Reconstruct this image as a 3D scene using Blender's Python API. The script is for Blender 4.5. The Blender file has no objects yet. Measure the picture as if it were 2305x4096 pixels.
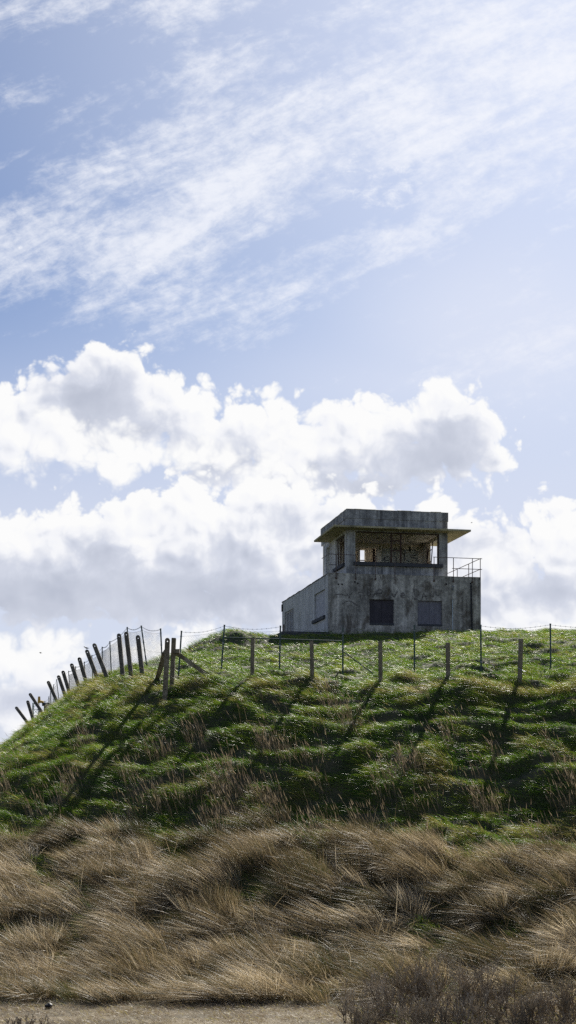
import bpy, bmesh, math, random
import numpy as np
from mathutils import Vector, Matrix

random.seed(7)
rng = np.random.default_rng(11)
scene = bpy.context.scene
COL = scene.collection

# ------------------------------------------------------------------ camera
FPX, CXP, HOR, CAMZ = 5200.0, 1152.5, 3050.0, 4.7      # focal length / centre / horizon in photo pixels
cam_d = bpy.data.cameras.new("camera")
cam = bpy.data.objects.new("camera", cam_d)
COL.objects.link(cam)
cam.location = (0, 0, CAMZ)
cam.rotation_euler = (math.radians(90), 0, 0)
cam_d.sensor_fit = 'VERTICAL'
cam_d.sensor_height = 36.0
cam_d.sensor_width = 36.0 * 2305 / 4096
cam_d.lens = 36.0 * FPX / 4096
cam_d.shift_y = (HOR - 2048) / 4096.0
cam_d.clip_start = 0.1
cam_d.clip_end = 6000
scene.camera = cam

def at(px, py, Y):
    """photo pixel + distance -> world point"""
    return Vector(((px - CXP) / FPX * Y, Y, CAMZ + (HOR - py) / FPX * Y))

SUN_AZ, SUN_EL = math.radians(18.5), math.radians(34.0)
SUN_DIR = Vector((math.sin(SUN_AZ) * math.cos(SUN_EL), math.cos(SUN_AZ) * math.cos(SUN_EL), math.sin(SUN_EL)))

scene.view_settings.view_transform = 'Standard'
scene.view_settings.look = 'None'
scene.view_settings.exposure = 1.0
scene.view_settings.gamma = 1
scene.render.engine = 'CYCLES'
scene.cycles.max_bounces = 5
scene.cycles.diffuse_bounces = 4
scene.cycles.glossy_bounces = 2
scene.cycles.transmission_bounces = 3
scene.cycles.use_denoising = False
scene.cycles.sample_clamp_indirect = 1.2
scene.cycles.caustics_reflective = False
scene.cycles.caustics_refractive = False
scene.render.film_transparent = False

def srgb(r, g, b):
    f = lambda c: c / 12.92 if c <= 0.04045 else ((c + 0.055) / 1.055) ** 2.4
    return (f(r / 255), f(g / 255), f(b / 255), 1.0)

# ------------------------------------------------------------------ node helper
class NT:
    def __init__(self, tree):
        self.t = tree; self.n = tree.nodes; self.l = tree.links
    def put(self, sock, v):
        if hasattr(v, 'is_output') or isinstance(v, bpy.types.NodeSocket):
            self.l.new(v, sock)
        elif v is not None:
            sock.default_value = v
    def math(self, op, a, b=None, c=None, clamp=False):
        n = self.n.new('ShaderNodeMath'); n.operation = op; n.use_clamp = clamp
        for i, v in enumerate((a, b, c)):
            if v is not None: self.put(n.inputs[i], v)
        return n.outputs[0]
    def vec(self, op, a, b=None, c=None, out=0):
        n = self.n.new('ShaderNodeVectorMath'); n.operation = op
        for i, v in enumerate((a, b, c)):
            if v is not None: self.put(n.inputs[i], v)
        return n.outputs['Value'] if op in ('LENGTH', 'DOT_PRODUCT', 'DISTANCE') else n.outputs[0]
    def scale(self, v, s):
        n = self.n.new('ShaderNodeVectorMath'); n.operation = 'SCALE'
        self.put(n.inputs[0], v); self.put(n.inputs['Scale'], s); return n.outputs[0]
    def comb(self, x, y, z=0.0):
        n = self.n.new('ShaderNodeCombineXYZ')
        for i, v in enumerate((x, y, z)): self.put(n.inputs[i], v)
        return n.outputs[0]
    def sep(self, v):
        n = self.n.new('ShaderNodeSeparateXYZ'); self.put(n.inputs[0], v)
        return n.outputs[0], n.outputs[1], n.outputs[2]
    def noise(self, v, scale=1.0, detail=4.0, rough=0.5, dist=0.0, lac=2.0, color=False, dim='3D'):
        n = self.n.new('ShaderNodeTexNoise'); n.noise_dimensions = dim; self.put(n.inputs['Vector'], v)
        n.inputs['Scale'].default_value = scale; n.inputs['Detail'].default_value = detail
        n.inputs['Roughness'].default_value = rough; n.inputs['Distortion'].default_value = dist
        n.inputs['Lacunarity'].default_value = lac
        return n.outputs['Color'] if color else n.outputs['Fac']
    def voro(self, v, scale=1.0, detail=0.0, rough=0.5, smooth=0.6, feature='F1', dim='3D'):
        n = self.n.new('ShaderNodeTexVoronoi'); n.feature = feature; n.voronoi_dimensions = dim
        self.put(n.inputs['Vector'], v)
        n.inputs['Scale'].default_value = scale; n.inputs['Detail'].default_value = detail
        n.inputs['Roughness'].default_value = rough
        if feature == 'SMOOTH_F1': n.inputs['Smoothness'].default_value = smooth
        return n.outputs['Distance']
    def ramp(self, f, stops, interp='LINEAR'):
        n = self.n.new('ShaderNodeValToRGB'); self.put(n.inputs[0], f)
        cr = n.color_ramp; cr.interpolation = interp
        while len(cr.elements) < len(stops): cr.elements.new(0.5)
        for e, (p, c) in zip(cr.elements, stops):
            e.position = p; e.color = c if len(c) == 4 else (*c, 1)
        return n.outputs[0]
    def mix(self, f, a, b, blend='MIX'):
        n = self.n.new('ShaderNodeMix'); n.data_type = 'RGBA'; n.blend_type = blend
        self.put(n.inputs[0], f); self.put(n.inputs[6], a); self.put(n.inputs[7], b)
        return n.outputs[2]
    def mapr(self, v, a, b, c=0.0, d=1.0, smooth=False):
        n = self.n.new('ShaderNodeMapRange')
        n.interpolation_type = 'SMOOTHSTEP' if smooth else 'LINEAR'
        self.put(n.inputs[0], v)
        for i, x in enumerate((a, b, c, d)): n.inputs[i + 1].default_value = x
        return n.outputs[0]
# ------------------------------------------------------------------ sky: Nishita + cloud layers, all in sky directions
world = bpy.data.worlds.new("World")
scene.world = world
world.use_nodes = True

def build_sky():
    T = NT(world.node_tree); T.n.clear()
    outn = T.n.new('ShaderNodeOutputWorld'); bg = T.n.new('ShaderNodeBackground')
    STR = 0.05
    bg.inputs['Strength'].default_value = STR
    sky = T.n.new('ShaderNodeTexSky'); sky.sky_type = 'NISHITA'; sky.sun_disc = False
    sky.sun_elevation = SUN_EL; sky.sun_rotation = SUN_AZ
    sky.air_density = 1.0; sky.dust_density = 0.6; sky.ozone_density = 1.6; sky.altitude = 0
    tc = T.n.new('ShaderNodeTexCoord'); D = tc.outputs['Generated']
    x, y, z = T.sep(D)
    ys = T.math('MAXIMUM', y, 0.12)
    # direction coordinates a (azimuth-like) and b (elevation-like, downwards), in tenths of the frame
    a = T.math('MULTIPLY_ADD', T.math('DIVIDE', x, ys), 5200 / 158.97, 1152.5 / 158.97)
    b = T.math('MULTIPLY_ADD', T.math('DIVIDE', z, ys), -5200 / 158.97, 3050 / 158.97)
    P = T.comb(a, b, 0.0)
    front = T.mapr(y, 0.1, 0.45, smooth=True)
    glow = T.vec('DOT_PRODUCT', D, tuple(SUN_DIR))

    def blobs(T, P, lst, k=0.5):
        cur = None
        for (cx, cy, rx, ry) in lst:
            v = T.vec('MULTIPLY_ADD', P, (1 / rx, 1 / ry, 0), (-cx / rx, -cy / ry, 0))
            r = min(rx, ry)
            d = T.math('MULTIPLY_ADD', T.vec('LENGTH', v), -r, r)     # >0 inside
            cur = d if cur is None else T.math('SMOOTH_MAX', cur, d, k)
        return cur

    warp = T.noise(P, scale=0.7, detail=2, rough=0.55, color=True, dim='2D')
    warpc = T.vec('SUBTRACT', warp, (0.5, 0.5, 0.5))

    Nl = T.noise(T.vec('MULTIPLY_ADD', warpc, (0.5, 0.5, 0), P), scale=0.55, detail=4, rough=0.5, dim='2D')

    def texset(seed, bsc, nsc):
        Pw = T.vec('MULTIPLY_ADD', warpc, (0.55, 0.55, 0.0), T.vec('ADD', P, (seed * 3.1, seed * 5.7, 0)))
        def tex(off, vdet, ndet):
            q = T.vec('ADD', Pw, (off[0], off[1], 0)) if off else Pw
            v = T.voro(q, scale=bsc, detail=vdet, rough=0.55, dim='2D')
            n = T.noise(q, scale=nsc, detail=ndet, rough=0.56, dim='2D')
            return T.math('MULTIPLY_ADD', n, 0.9, T.math('MULTIPLY_ADD', v, -1.25, 0.06))
        return tex(None, 3, 8), tex(None, 1.5, 3), tex((0.13, -0.19), 1.5, 3)

    def layer(tx, lst, k, amp, bias, shadeblobs, base_sh, thick, relief, edge=(-0.04, 0.26), big=0.30, nl=0.75):
        t0, ta, t1 = tx
        Pb = T.vec('MULTIPLY_ADD', warpc, (0.7, 0.7, 0), P)
        s = blobs(T, Pb, lst, k)
        sb = blobs(T, T.vec('ADD', Pb, (0.45, -0.65, 0)), lst, k)
        s = T.math('ADD', s, bias)
        d0 = T.math('MULTIPLY_ADD', t0, amp, s)
        alpha = T.mapr(d0, edge[0], edge[1], smooth=True)
        sh = T.math('MULTIPLY_ADD', T.math('SUBTRACT', t1, ta), relief, base_sh)
        sh = T.math('MULTIPLY_ADD', T.mapr(d0, 0.0, 1.25, smooth=True), thick, sh)
        sh = T.math('MULTIPLY_ADD', T.math('SUBTRACT', sb, s), big, sh)
        sh = T.math('MULTIPLY_ADD', T.math('SUBTRACT', Nl, 0.5), nl, sh)
        sh = T.math('MULTIPLY_ADD', T.math('SUBTRACT', t0, ta), -0.14, sh)
        if shadeblobs:
            ss = blobs(T, T.vec('MULTIPLY_ADD', warpc, (0.8, 0.6, 0), P), shadeblobs, 0.4)
            ss = T.math('MULTIPLY_ADD', T.math('SUBTRACT', Nl, 0.5), -1.5, ss)
            ss = T.math('MULTIPLY_ADD', T.math('SUBTRACT', t0, ta), -0.35, ss)
            mk = T.math('MULTIPLY', T.mapr(ss, -0.55, 0.75, smooth=True), 0.88)
            flat_ = T.math('MULTIPLY_ADD', T.math('SUBTRACT', Nl, 0.5), 0.5, 0.80)
            sh = T.math('ADD', T.math('MULTIPLY', sh, T.math('SUBTRACT', 1.0, mk)), T.math('MULTIPLY', flat_, mk))
        col = T.ramp(sh, [(0.0, (1.0, 1.0, 1.0)), (0.25, (0.93, 0.94, 0.98)), (0.55, (0.67, 0.705, 0.81)), (1.0, (0.41, 0.45, 0.56))])
        return alpha, col

    # --- clear sky with sun haze
    base = sky.outputs[0]
    base = T.mix(1.0, base, (0.545, 0.645, 0.805, 1), 'MULTIPLY')
    base = T.mix(T.mapr(glow, 0.84, 0.955, 1.0, 0.0, smooth=True), base, T.mix(1.0, base, (0.80, 0.88, 0.97, 1), 'MULTIPLY'))   # bluer away from the sun
    clear = T.mix(0.08, base, (8.0, 8.4, 9.4, 1))      # even white added behind the viewer to fill the shade
    clear = T.mix(T.mapr(z, 0.34, 0.06, 0.0, 0.50, smooth=True), clear, (11.5, 11.8, 12.6, 1))   # bright low band added behind the viewer to light walls and room
    hz = T.math('POWER', T.math('MAXIMUM', glow, 0.0), 10.0)
    hcol = T.scale((8.2, 8.3, 9.6), T.math('MULTIPLY', hz, 1.0))
    low = T.math('MULTIPLY', T.mapr(b, 6.5, 14.0, smooth=True), 0.85)
    base = T.mix(T.math('MULTIPLY', hz, 0.80), base, (7.3, 7.85, 9.5, 1))
    base = T.mix(low, base, (7.0, 7.4, 8.7, 1))

    # --- high thin cloud
    ang = math.radians(-24)
    ca, sa = math.cos(ang), math.sin(ang)
    ra = T.math('ADD', T.math('MULTIPLY', a, ca), T.math('MULTIPLY', b, sa))
    rb = T.math('ADD', T.math('MULTIPLY', a, -sa), T.math('MULTIPLY', b, ca))
    Pc = T.comb(T.math('MULTIPLY', ra, 0.30), rb, 3.0)
    wc = T.noise(Pc, scale=0.5, detail=3, rough=0.5, color=True, dim='2D')
    Pcw = T.vec('MULTIPLY_ADD', wc, (0.8, 0.8, 0), Pc)
    cn = T.noise(Pcw, scale=0.75, detail=10, rough=0.64, dist=0.12, dim='2D')
    cf = T.noise(T.comb(a, T.math('MULTIPLY', b, 1.5), 0.0), scale=2.0, detail=8, rough=0.66, dist=0.2, dim='2D')
    cirb = blobs(T, P, [(9.5, 3.3, 6.5, 1.9), (13.4, 1.7, 3.4, 1.9), (5.2, 4.4, 4.6, 1.7), (2.6, 5.9, 3.8, 1.5), (0.6, 0.5, 1.5, 1.0), (3.0, 0.2, 3, .6),
                        (5.5, 1.8, 3.0, 1.0), (0.5, 2.2, 1.6, 0.6), (3.4, 6.5, 0.75, 0.6), (0.5, 6.2, 0.6, 0.5), (6.3, 7.3, 2.2, 0.5), (13.6, 8.3, 0.9, 0.35), (13.6, 9.1, 1.4, 0.3), (9.3, 5.8, 1.2, .4)], 0.8)
    cgap = blobs(T, P, [(0.5, 3.4, 1.5, 0.9), (2.6, 1.5, 1.6, 0.7), (0.2, 4.6, .8, .5)], 0.3)
    cirb = T.math('SUBTRACT', cirb, T.math('MULTIPLY', T.math('MAXIMUM', cgap, 0.0), 1.6))
    cc = T.math('ADD', T.math('MULTIPLY_ADD', cn, 4.2, -2.15), T.math('MULTIPLY_ADD', cf, 1.7, -0.88))
    cd = T.math('ADD', T.math('MULTIPLY', T.math('MINIMUM', cirb, 1.3), 0.62), cc)
    ca1 = T.math('MULTIPLY', T.mapr(cd, -0.55, 1.5, smooth=True), 0.85)
    knots = blobs(T, P, [(3.5, 6.6, 0.7, 0.45), (0.5, 6.2, 0.35, 0.45), (9.8, 4.15, 1.2, 0.35), (10.0, 4.85, 1.0, 0.3), (10.3, 3.15, 0.9, 0.25), (2.0, 6.95, .3, .2)], 0.2)
    kd = T.math('ADD', knots, T.math('MULTIPLY_ADD', cf, 1.7, -0.9))
    ca1 = T.math('MAXIMUM', ca1, T.math('MULTIPLY', T.mapr(kd, -0.2, 0.7, smooth=True), 0.95))
    base = T.mix(ca1, base, (9.3, 9.45, 10.0, 1))

    veil = T.mapr(blobs(T, P, [(12.8, 8.3, 4.5, 2.6), (10.5, 9.6, 4.5, 1.2)], 0.8), -0.8, 2.2, 0.0, 0.55, smooth=True)
    base = T.mix(veil, base, (8.0, 8.3, 9.4, 1))
    # --- far low cloud deck (behind), main cumulus, nearer bank below
    A = texset(1.3, 1.25, 1.1)
    B = texset(2.9, 1.05, 0.9)
    far = layer(B, [(0.5, 16.6, 2.2, 0.95), (3.4, 16.5, 2.2, 0.75), (9.0, 16.2, 3.5, 0.8), (14.0, 16.2, 3.0, 1.2), (0.5, 17.9, 4.5, 0.9), (6, 17, 4, .6)], 0.6, 0.75, 0.30, [(4.5, 16.9, 2.0, 0.4), (0.8, 17.6, 1.5, .4)], 0.05, 0.25, 0.3, edge=(-0.25, 0.45))
    main = layer(A, [(2.65, 9.35, 0.95, 0.9), (2.6, 10.0, 1.6, 1.5), (1.2, 10.4, 1.2, 0.95), (0.1, 10.6, 1.3, 0.9), (3.9, 10.3, 1.0, 1.05), (4.7, 10.6, 1.1, 1.05), (6.0, 10.9, 1.5, 1.15),
                     (7.4, 11.3, 1.5, 1.0), (9.1, 11.0, 1.7, 1.15), (11.2, 10.75, 1.35, 1.1), (12.1, 10.9, 0.9, 0.9), (12.35, 11.4, 0.75, 0.7), (7.0, 12.0, 2.5, 1.0), (10.6, 11.6, 1.8, 0.65), (8.8, 12.2, 1.4, 0.6)],
                 0.35, 0.55, 0.32,
                 [(2.3, 10.05, 1.35, 0.95), (3.7, 10.8, 0.9, 0.5), (5.9, 11.5, 1.5, 0.5), (11.0, 11.55, 1.6, 0.75), (11.3, 10.95, 0.8, 0.6), (9.2, 12.2, 1.6, 0.5), (7.6, 11.9, 1.4, 0.5)], 0.09, 0.26, 0.46)
    lobe = layer(B, [(0.3, 11.0, 1.1, 0.75), (1.9, 11.0, 1.3, 0.75), (3.1, 11.3, 1.2, 0.8), (2.7, 11.8, 1.3, 0.45), (0.6, 11.7, 0.6, 0.5), (5.2, 11.4, 1.3, 0.5), (7.3, 11.6, 1.6, 0.7)], 0.4, 0.6, 0.25,
                 [], 0.10, 0.22, 0.40, edge=(-0.12, 0.42))
    bank = layer(A, [(0.2, 14.1, 1.6, 1.3), (1.9, 14.0, 1.5, 1.35), (3.4, 13.9, 1.5, 1.4), (5.0, 13.5, 1.5, 1.5), (6.6, 13.4, 1.7, 1.6), (8.4, 13.6, 1.6, 1.3), (9.7, 13.4, 0.9, 0.95), (3.5, 14.9, 6.0, 0.95), (11.0, 13.6, 1.3, 1.15), (12.5, 14.3, 1.5, 1.2), (14.3, 13.8, 1.2, 1.35), (12.8, 15.1, 2.8, 0.9), (8, 15.0, 4, .75)],
                 0.35, 0.62, 0.42,
                 [(1.2, 15.0, 3.0, 0.95), (5.2, 15.0, 3.2, 0.9), (2.4, 14.0, 1.2, 0.6), (6.0, 13.9, 1.0, 0.3), (7.5, 13.1, .8, .3), (9.0, 14.8, 1.5, 0.6), (11.6, 15.1, 1.2, 0.5), (11.3, 13.6, 1.0, 0.35), (13.9, 14.9, 1.2, .5)], 0.10, 0.26, 0.48)
    for al, col in (far, main, lobe, bank):
        c10 = T.vec('MULTIPLY', col, (9.75, 9.75, 9.75))
        base = T.mix(al, base, c10)
    # darker blue sky behind the viewer, with the added fill brightness
    T.l.new(base, bg.inputs['Color'])
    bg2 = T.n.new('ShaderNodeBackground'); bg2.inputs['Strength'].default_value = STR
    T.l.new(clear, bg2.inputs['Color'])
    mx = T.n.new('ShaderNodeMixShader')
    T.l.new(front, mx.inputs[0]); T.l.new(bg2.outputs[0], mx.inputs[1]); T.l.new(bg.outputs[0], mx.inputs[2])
    T.l.new(mx.outputs[0], outn.inputs[0])

build_sky()
world.cycles.sampling_method = 'MANUAL'
world.cycles.sample_map_resolution = 512

sun_d = bpy.data.lights.new("sun", 'SUN'); sun = bpy.data.objects.new("sun", sun_d); COL.objects.link(sun)
sun_d.energy = 5.0; sun_d.angle = math.radians(0.53); sun_d.color = (1.0, 0.95, 0.86)
sun.rotation_euler = (-SUN_DIR).to_track_quat('-Z', 'Y').to_euler()
sun.location = (20, 40, 60)
# ------------------------------------------------------------------ object helpers
def link(o, parent=None):
    COL.objects.link(o)
    if parent is not None: o.parent = parent
    return o

def tag(o, label=None, cat=None, group=None, kind=None):
    if label: o["label"] = label
    if cat: o["category"] = cat
    if group: o["group"] = group
    if kind: o["kind"] = kind
    return o

def empty(name, loc=(0, 0, 0), rz=0.0):
    o = bpy.data.objects.new(name, None)
    o.empty_display_size = 0.3
    o.location = loc; o.rotation_euler = (0, 0, rz)
    return link(o)

def mesh_np(name, V, F, mat=None, parent=None, smooth=False):
    me = bpy.data.meshes.new(name)
    me.from_pydata([tuple(v) for v in V], [], [tuple(f) for f in F])
    if smooth: me.polygons.foreach_set('use_smooth', [True] * len(me.polygons))
    me.update()
    if mat: me.materials.append(mat)
    return link(bpy.data.objects.new(name, me), parent)

class MB:
    """collects boxes / tubes / prisms and links them as ONE mesh object"""
    def __init__(self): self.v = []; self.f = []
    def add(self, V, F):
        b = len(self.v); self.v += [tuple(p) for p in V]; self.f += [tuple(i + b for i in f) for f in F]
    def box(self, a, b):
        (x0, y0, z0), (x1, y1, z1) = a, b
        V = [(x0, y0, z0), (x1, y0, z0), (x1, y1, z0), (x0, y1, z0), (x0, y0, z1), (x1, y0, z1), (x1, y1, z1), (x0, y1, z1)]
        self.add(V, [(0, 3, 2, 1), (4, 5, 6, 7), (0, 1, 5, 4), (1, 2, 6, 5), (2, 3, 7, 6), (3, 0, 4, 7)])
    def tube(self, pts, r, n=6, r2=None):
        pts = [Vector(p) for p in pts]; m = len(pts); rings = []
        up = None
        for i, p in enumerate(pts):
            d = (pts[min(i + 1, m - 1)] - pts[max(i - 1, 0)]).normalized()
            if up is None or abs(d.dot(up)) > 0.95:
                up = Vector((0, 0, 1)) if abs(d.z) < 0.9 else Vector((0, 1, 0))
            a = d.cross(up).normalized(); b = d.cross(a)
            rr = r if r2 is None else r + (r2 - r) * i / (m - 1)
            rings.append([p + (a * math.cos(t) + b * math.sin(t)) * rr for t in [2 * math.pi * k / n for k in range(n)]])
        V = [q for R in rings for q in R]; F = []
        for i in range(m - 1):
            for k in range(n):
                F.append((i * n + k, i * n + (k + 1) % n, (i + 1) * n + (k + 1) % n, (i + 1) * n + k))
        F.append(tuple(range(n - 1, -1, -1))); F.append(tuple((m - 1) * n + k for k in range(n)))
        self.add(V, F)
    def build(self, name, mat=None, parent=None, bevel=0.0, smooth=False):
        o = mesh_np(name, self.v, self.f, mat, parent, smooth)
        if bevel > 0:
            m = o.modifiers.new('bevel', 'BEVEL'); m.width = bevel; m.segments = 2; m.limit_method = 'ANGLE'
        return o

def new_mat(name):
    m = bpy.data.materials.new(name); m.use_nodes = True
    T = NT(m.node_tree)
    p = T.n['Principled BSDF']
    return m, T, p

def bump(T, p, h, strength=0.4, dist=0.02):
    b = T.n.new('ShaderNodeBump'); b.inputs['Strength'].default_value = strength; b.inputs['Distance'].default_value = dist
    T.put(b.inputs['Height'], h); T.l.new(b.outputs[0], p.inputs['Normal'])

# ------------------------------------------------------------------ numpy gradient noise
_tab = np.random.default_rng(3).random((256, 256)) * 2 * np.pi
def gnoise(x, y):
    xi = np.floor(x).astype(int); yi = np.floor(y).astype(int)
    xf = x - xi; yf = y - yi
    u = xf * xf * xf * (xf * (xf * 6 - 15) + 10); v = yf * yf * yf * (yf * (yf * 6 - 15) + 10)
    def g(ix, iy, dx, dy):
        a = _tab[ix & 255, iy & 255]
        return np.cos(a) * dx + np.sin(a) * dy
    n00 = g(xi, yi, xf, yf); n10 = g(xi + 1, yi, xf - 1, yf); n01 = g(xi, yi + 1, xf, yf - 1); n11 = g(xi + 1, yi + 1, xf - 1, yf - 1)
    return ((n00 * (1 - u) + n10 * u) * (1 - v) + (n01 * (1 - u) + n11 * u) * v) * 1.5
def fbm(x, y, o=4, r=0.5):
    s = 0; a = 1
    for i in range(o):
        s = s + a * gnoise(x * 2 ** i + 17.3 * i, y * 2 ** i - 9.1 * i); a *= r
    return s
def sstep(a, b, x):
    t = np.clip((x - a) / (b - a), 0, 1); return t * t * (3 - 2 * t)
def smin(a, b, k):
    h = np.clip(0.5 + 0.5 * (b - a) / k, 0, 1)
    return b + (a - b) * h - k * h * (1 - h)

# ------------------------------------------------------------------ the dune hill
FLOOR = 0.30
EDGE = np.array([(90, 24), (60, 29), (40, 33), (20, 36.6), (7, 39.2), (0, 40.6), (-2.8, 41.1), (-4.4, 42.4), (-5.8, 46), (-8.4, 55), (-11.0, 66), (-13.0, 74), (-16.4, 88), (-17.6, 98), (-17, 125), (-14, 160), (90, 160)], float)
LX = np.array([40.0, 42.4, 46, 55, 66, 74, 88, 98, 125, 160]); LV = np.array([-3.6, -4.4, -5.8, -8.4, -11.0, -13.0, -16.4, -17.6, -17, -14])

def z_top(x, y):
    dF = (y - (40.6 - 0.2 * x)) * 0.98
    dL = (x - np.interp(y, LX, LV)) * 0.955
    f = 7.15 + 0.150 * dF
    l = 7.95 - 0.012 * np.maximum(0, y - 70) + 0.36 * dL
    z = smin(f, l, 0.6)
    z = smin(z, 11.72 + 0 * z, 0.5)
    z = z + 0.85 * np.exp(-(((x + 2.5) / 2.0) ** 2 + ((y - 61) / 2.4) ** 2))         # small mound left of the building
    return z

def prof(d):
    return 0.52 * np.minimum(d, 5.3) + 0.62 * np.clip(d - 5.3, 0, 2.0) + 0.365 * np.maximum(0, d - 7.3)

def edge_info(x, y):
    sh = x.shape; x = x.ravel(); y = y.ravel()
    best = np.full(x.shape, 1e9); cx = np.zeros_like(x); cy = np.zeros_like(x); ins = np.zeros(x.shape, bool)
    n = len(EDGE)
    for i in range(n):
        a = EDGE[i]; b = EDGE[(i + 1) % n]; e = b - a
        t = np.clip(((x - a[0]) * e[0] + (y - a[1]) * e[1]) / (e @ e), 0, 1)
        px = a[0] + t * e[0]; py = a[1] + t * e[1]
        d = np.hypot(x - px, y - py); m = d < best
        best[m] = d[m]; cx[m] = px[m]; cy[m] = py[m]
        c = ((a[1] > y) != (b[1] > y)) & (x < e[0] * (y - a[1]) / (e[1] if abs(e[1]) > 1e-9 else 1e-9) + a[0])
        ins ^= c
    return best.reshape(sh), cx.reshape(sh), cy.reshape(sh), ins.reshape(sh)

BYAW = math.radians(11.3); BC, BS = math.cos(BYAW), math.sin(BYAW)
B0 = ((1316 - CXP) / FPX * 70, 70.0, 11.69)
def bld_uv(x, y):
    dx = x - B0[0]; dy = y - B0[1]
    return dx * BC + dy * BS, -dx * BS + dy * BC

def land(x, y, noise=True):
    x = np.asarray(x, float); y = np.asarray(y, float)
    d, cx, cy, ins = edge_info(x, y)
    zi = z_top(x, y); zo = z_top(cx, cy) - prof(d) * (1 + 0.52 * sstep(-4.2, -6.5, cx))
    z = np.where(ins, zi, zo)
    z = z - FLOOR
    z = np.maximum(z, 0.0) + 0.12 * np.exp(-np.abs(z) / 0.3) + FLOOR
    if noise:
        w = sstep(0.15, 1.2, z - FLOOR)
        u, v = bld_uv(x, y)
        nb = 1 - sstep(-1.0, 0.0, np.minimum(np.minimum(u + 1.5, 10.1 - u), np.minimum(v + 1.0, 14.5 - v)))
        dd = np.where(ins, 0, d)
        h = 0.16 * fbm(x / 4.5, y / 4.0, 3)
        hum = fbm(x / 1.5 + 0.4 * gnoise(x / 3, y / 3), y / 0.95, 3, 0.5)
        hum2 = fbm(x / 0.8 + 7, y / 0.65 + 3, 3, 0.5)
        h = h + 0.20 * sstep(8.0, 9.5, dd) * hum2
        h = h + np.where(ins, 0.20 * np.clip(1.3 - 0.02 * (y - 40), 0.5, 1.3), 0.12 - 0.06 * sstep(8, 9.5, dd)) * hum
        # terracettes across the front slope
        ph = dd / 0.95 + 0.9 * fbm(x / 3.2, y / 3.2, 2)
        saw = ph - np.floor(ph)
        h = h + np.where(ins, 0, 0.14) * (sstep(0, 0.75, saw) - sstep(0.75, 1.0, saw) - 0.4) * sstep(0.2, 1.0, dd) * (1 - sstep(8.5, 10, dd))
        # soft gully through the tall grass at the right
        gl = (x - (2.2 + (28.9 - y) * 0.75))
        h = h - 0.35 * np.exp(-(gl / 0.35) ** 2) * sstep(24.8, 25.8, y) * (1 - sstep(29.2, 30.2, y))
        z = z + h * w * nb
    return z

def axis(parts):
    out = []
    for a, b, s in parts:
        out += list(np.arange(a, b - 1e-6, s))
    out.append(parts[-1][1]); return np.array(out)

gx = axis([(-2500, -600, 380), (-600, -120, 80), (-120, -40, 10), (-40, -22, 1.5), (-22, -12, 0.4), (-12, 14, 0.16), (14, 24, 0.4), (24, 45, 1.5), (45, 125, 10), (125, 600, 95), (600, 2500, 380)])
gy = axis([(-600, -100, 100), (-100, 12, 8), (12, 20, 1), (20, 23, 0.3), (23, 46, 0.14), (46, 74, 0.22), (74, 100, 0.6), (100, 170, 3), (170, 600, 43), (600, 3000, 400)])
GX, GY = np.meshgrid(gx, gy)
GZ = land(GX, GY)
nx, ny = len(gx), len(gy)
def grid_mesh(name, X, Y, Z, mat, kind):
    ny, nx = X.shape
    V = np.stack([X, Y, Z], -1).reshape(-1, 3).astype(np.float32)
    i = np.arange(nx - 1)[None, :] + np.arange(ny - 1)[:, None] * nx
    F = np.stack([i, i + 1, i + nx + 1, i + nx], -1).reshape(-1, 4)
    me = bpy.data.meshes.new(name)
    me.vertices.add(len(V)); me.vertices.foreach_set('co', V.ravel())
    me.loops.add(F.size); me.loops.foreach_set('vertex_index', F.ravel().astype(np.int32))
    me.polygons.add(len(F)); me.polygons.foreach_set('loop_start', np.arange(0, F.size, 4, dtype=np.int32))
    me.polygons.foreach_set('use_smooth', np.ones(len(F), bool))
    me.update(); me.validate()
    me.materials.append(mat)
    o = link(bpy.data.objects.new(name, me)); o["kind"] = kind
    return o

def mat_ground():
    m, T, p = new_mat("turf soil")
    P = T.n.new('ShaderNodeNewGeometry').outputs['Position']
    n1 = T.noise(P, 0.9, 5, 0.6); n2 = T.noise(P, 9.0, 4, 0.6)
    c = T.mix(T.mapr(n1, 0.35, 0.65), (0.022, 0.032, 0.010, 1), (0.060, 0.055, 0.026, 1))
    c = T.mix(T.mapr(n2, 0.3, 0.7), c, T.mix(0.5, c, (0.10, 0.085, 0.045, 1)))
    T.l.new(c, p.inputs['Base Color']); p.inputs['Roughness'].default_value = 0.95
    bump(T, p, n2, 0.6, 0.05)
    return m

M_GROUND = mat_ground()
hill = grid_mesh("hill", GX, GY, GZ, M_GROUND, 'structure')

# sandy track along the foot of the hill
def mat_path():
    m, T, p = new_mat("sandy track")
    P = T.n.new('ShaderNodeNewGeometry').outputs['Position']
    n1 = T.noise(P, 0.8, 6, 0.65); n2 = T.noise(P, 14.0, 5, 0.7); n3 = T.noise(T.vec('MULTIPLY', P, (0.35, 1.6, 1)), 1.2, 4, 0.6)
    c = T.mix(T.mapr(n3, 0.42, 0.60, smooth=True), (0.085, 0.066, 0.036, 1), (0.19, 0.15, 0.09, 1))
    c = T.mix(T.mapr(n1, 0.50, 0.68, smooth=True), c, (0.080, 0.066, 0.034, 1))
    c = T.mix(T.mapr(n2, 0.3, 0.75), T.mix(0.55, c, (0.05, 0.04, 0.02, 1)), c)
    T.l.new(c, p.inputs['Base Color']); p.inputs['Roughness'].default_value = 0.95
    bump(T, p, n2, 0.8, 0.03)
    return m
pxs = np.linspace(-40, 40, 321)
far_e = 23.5 + 0.35 * fbm(pxs / 1.6, pxs * 0 + 3, 4)
PX = np.repeat(pxs[None, :], 13, 0)
PY = np.stack([19.0 + (far_e - 19.0) * t for t in np.linspace(0, 1, 13)])
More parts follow.
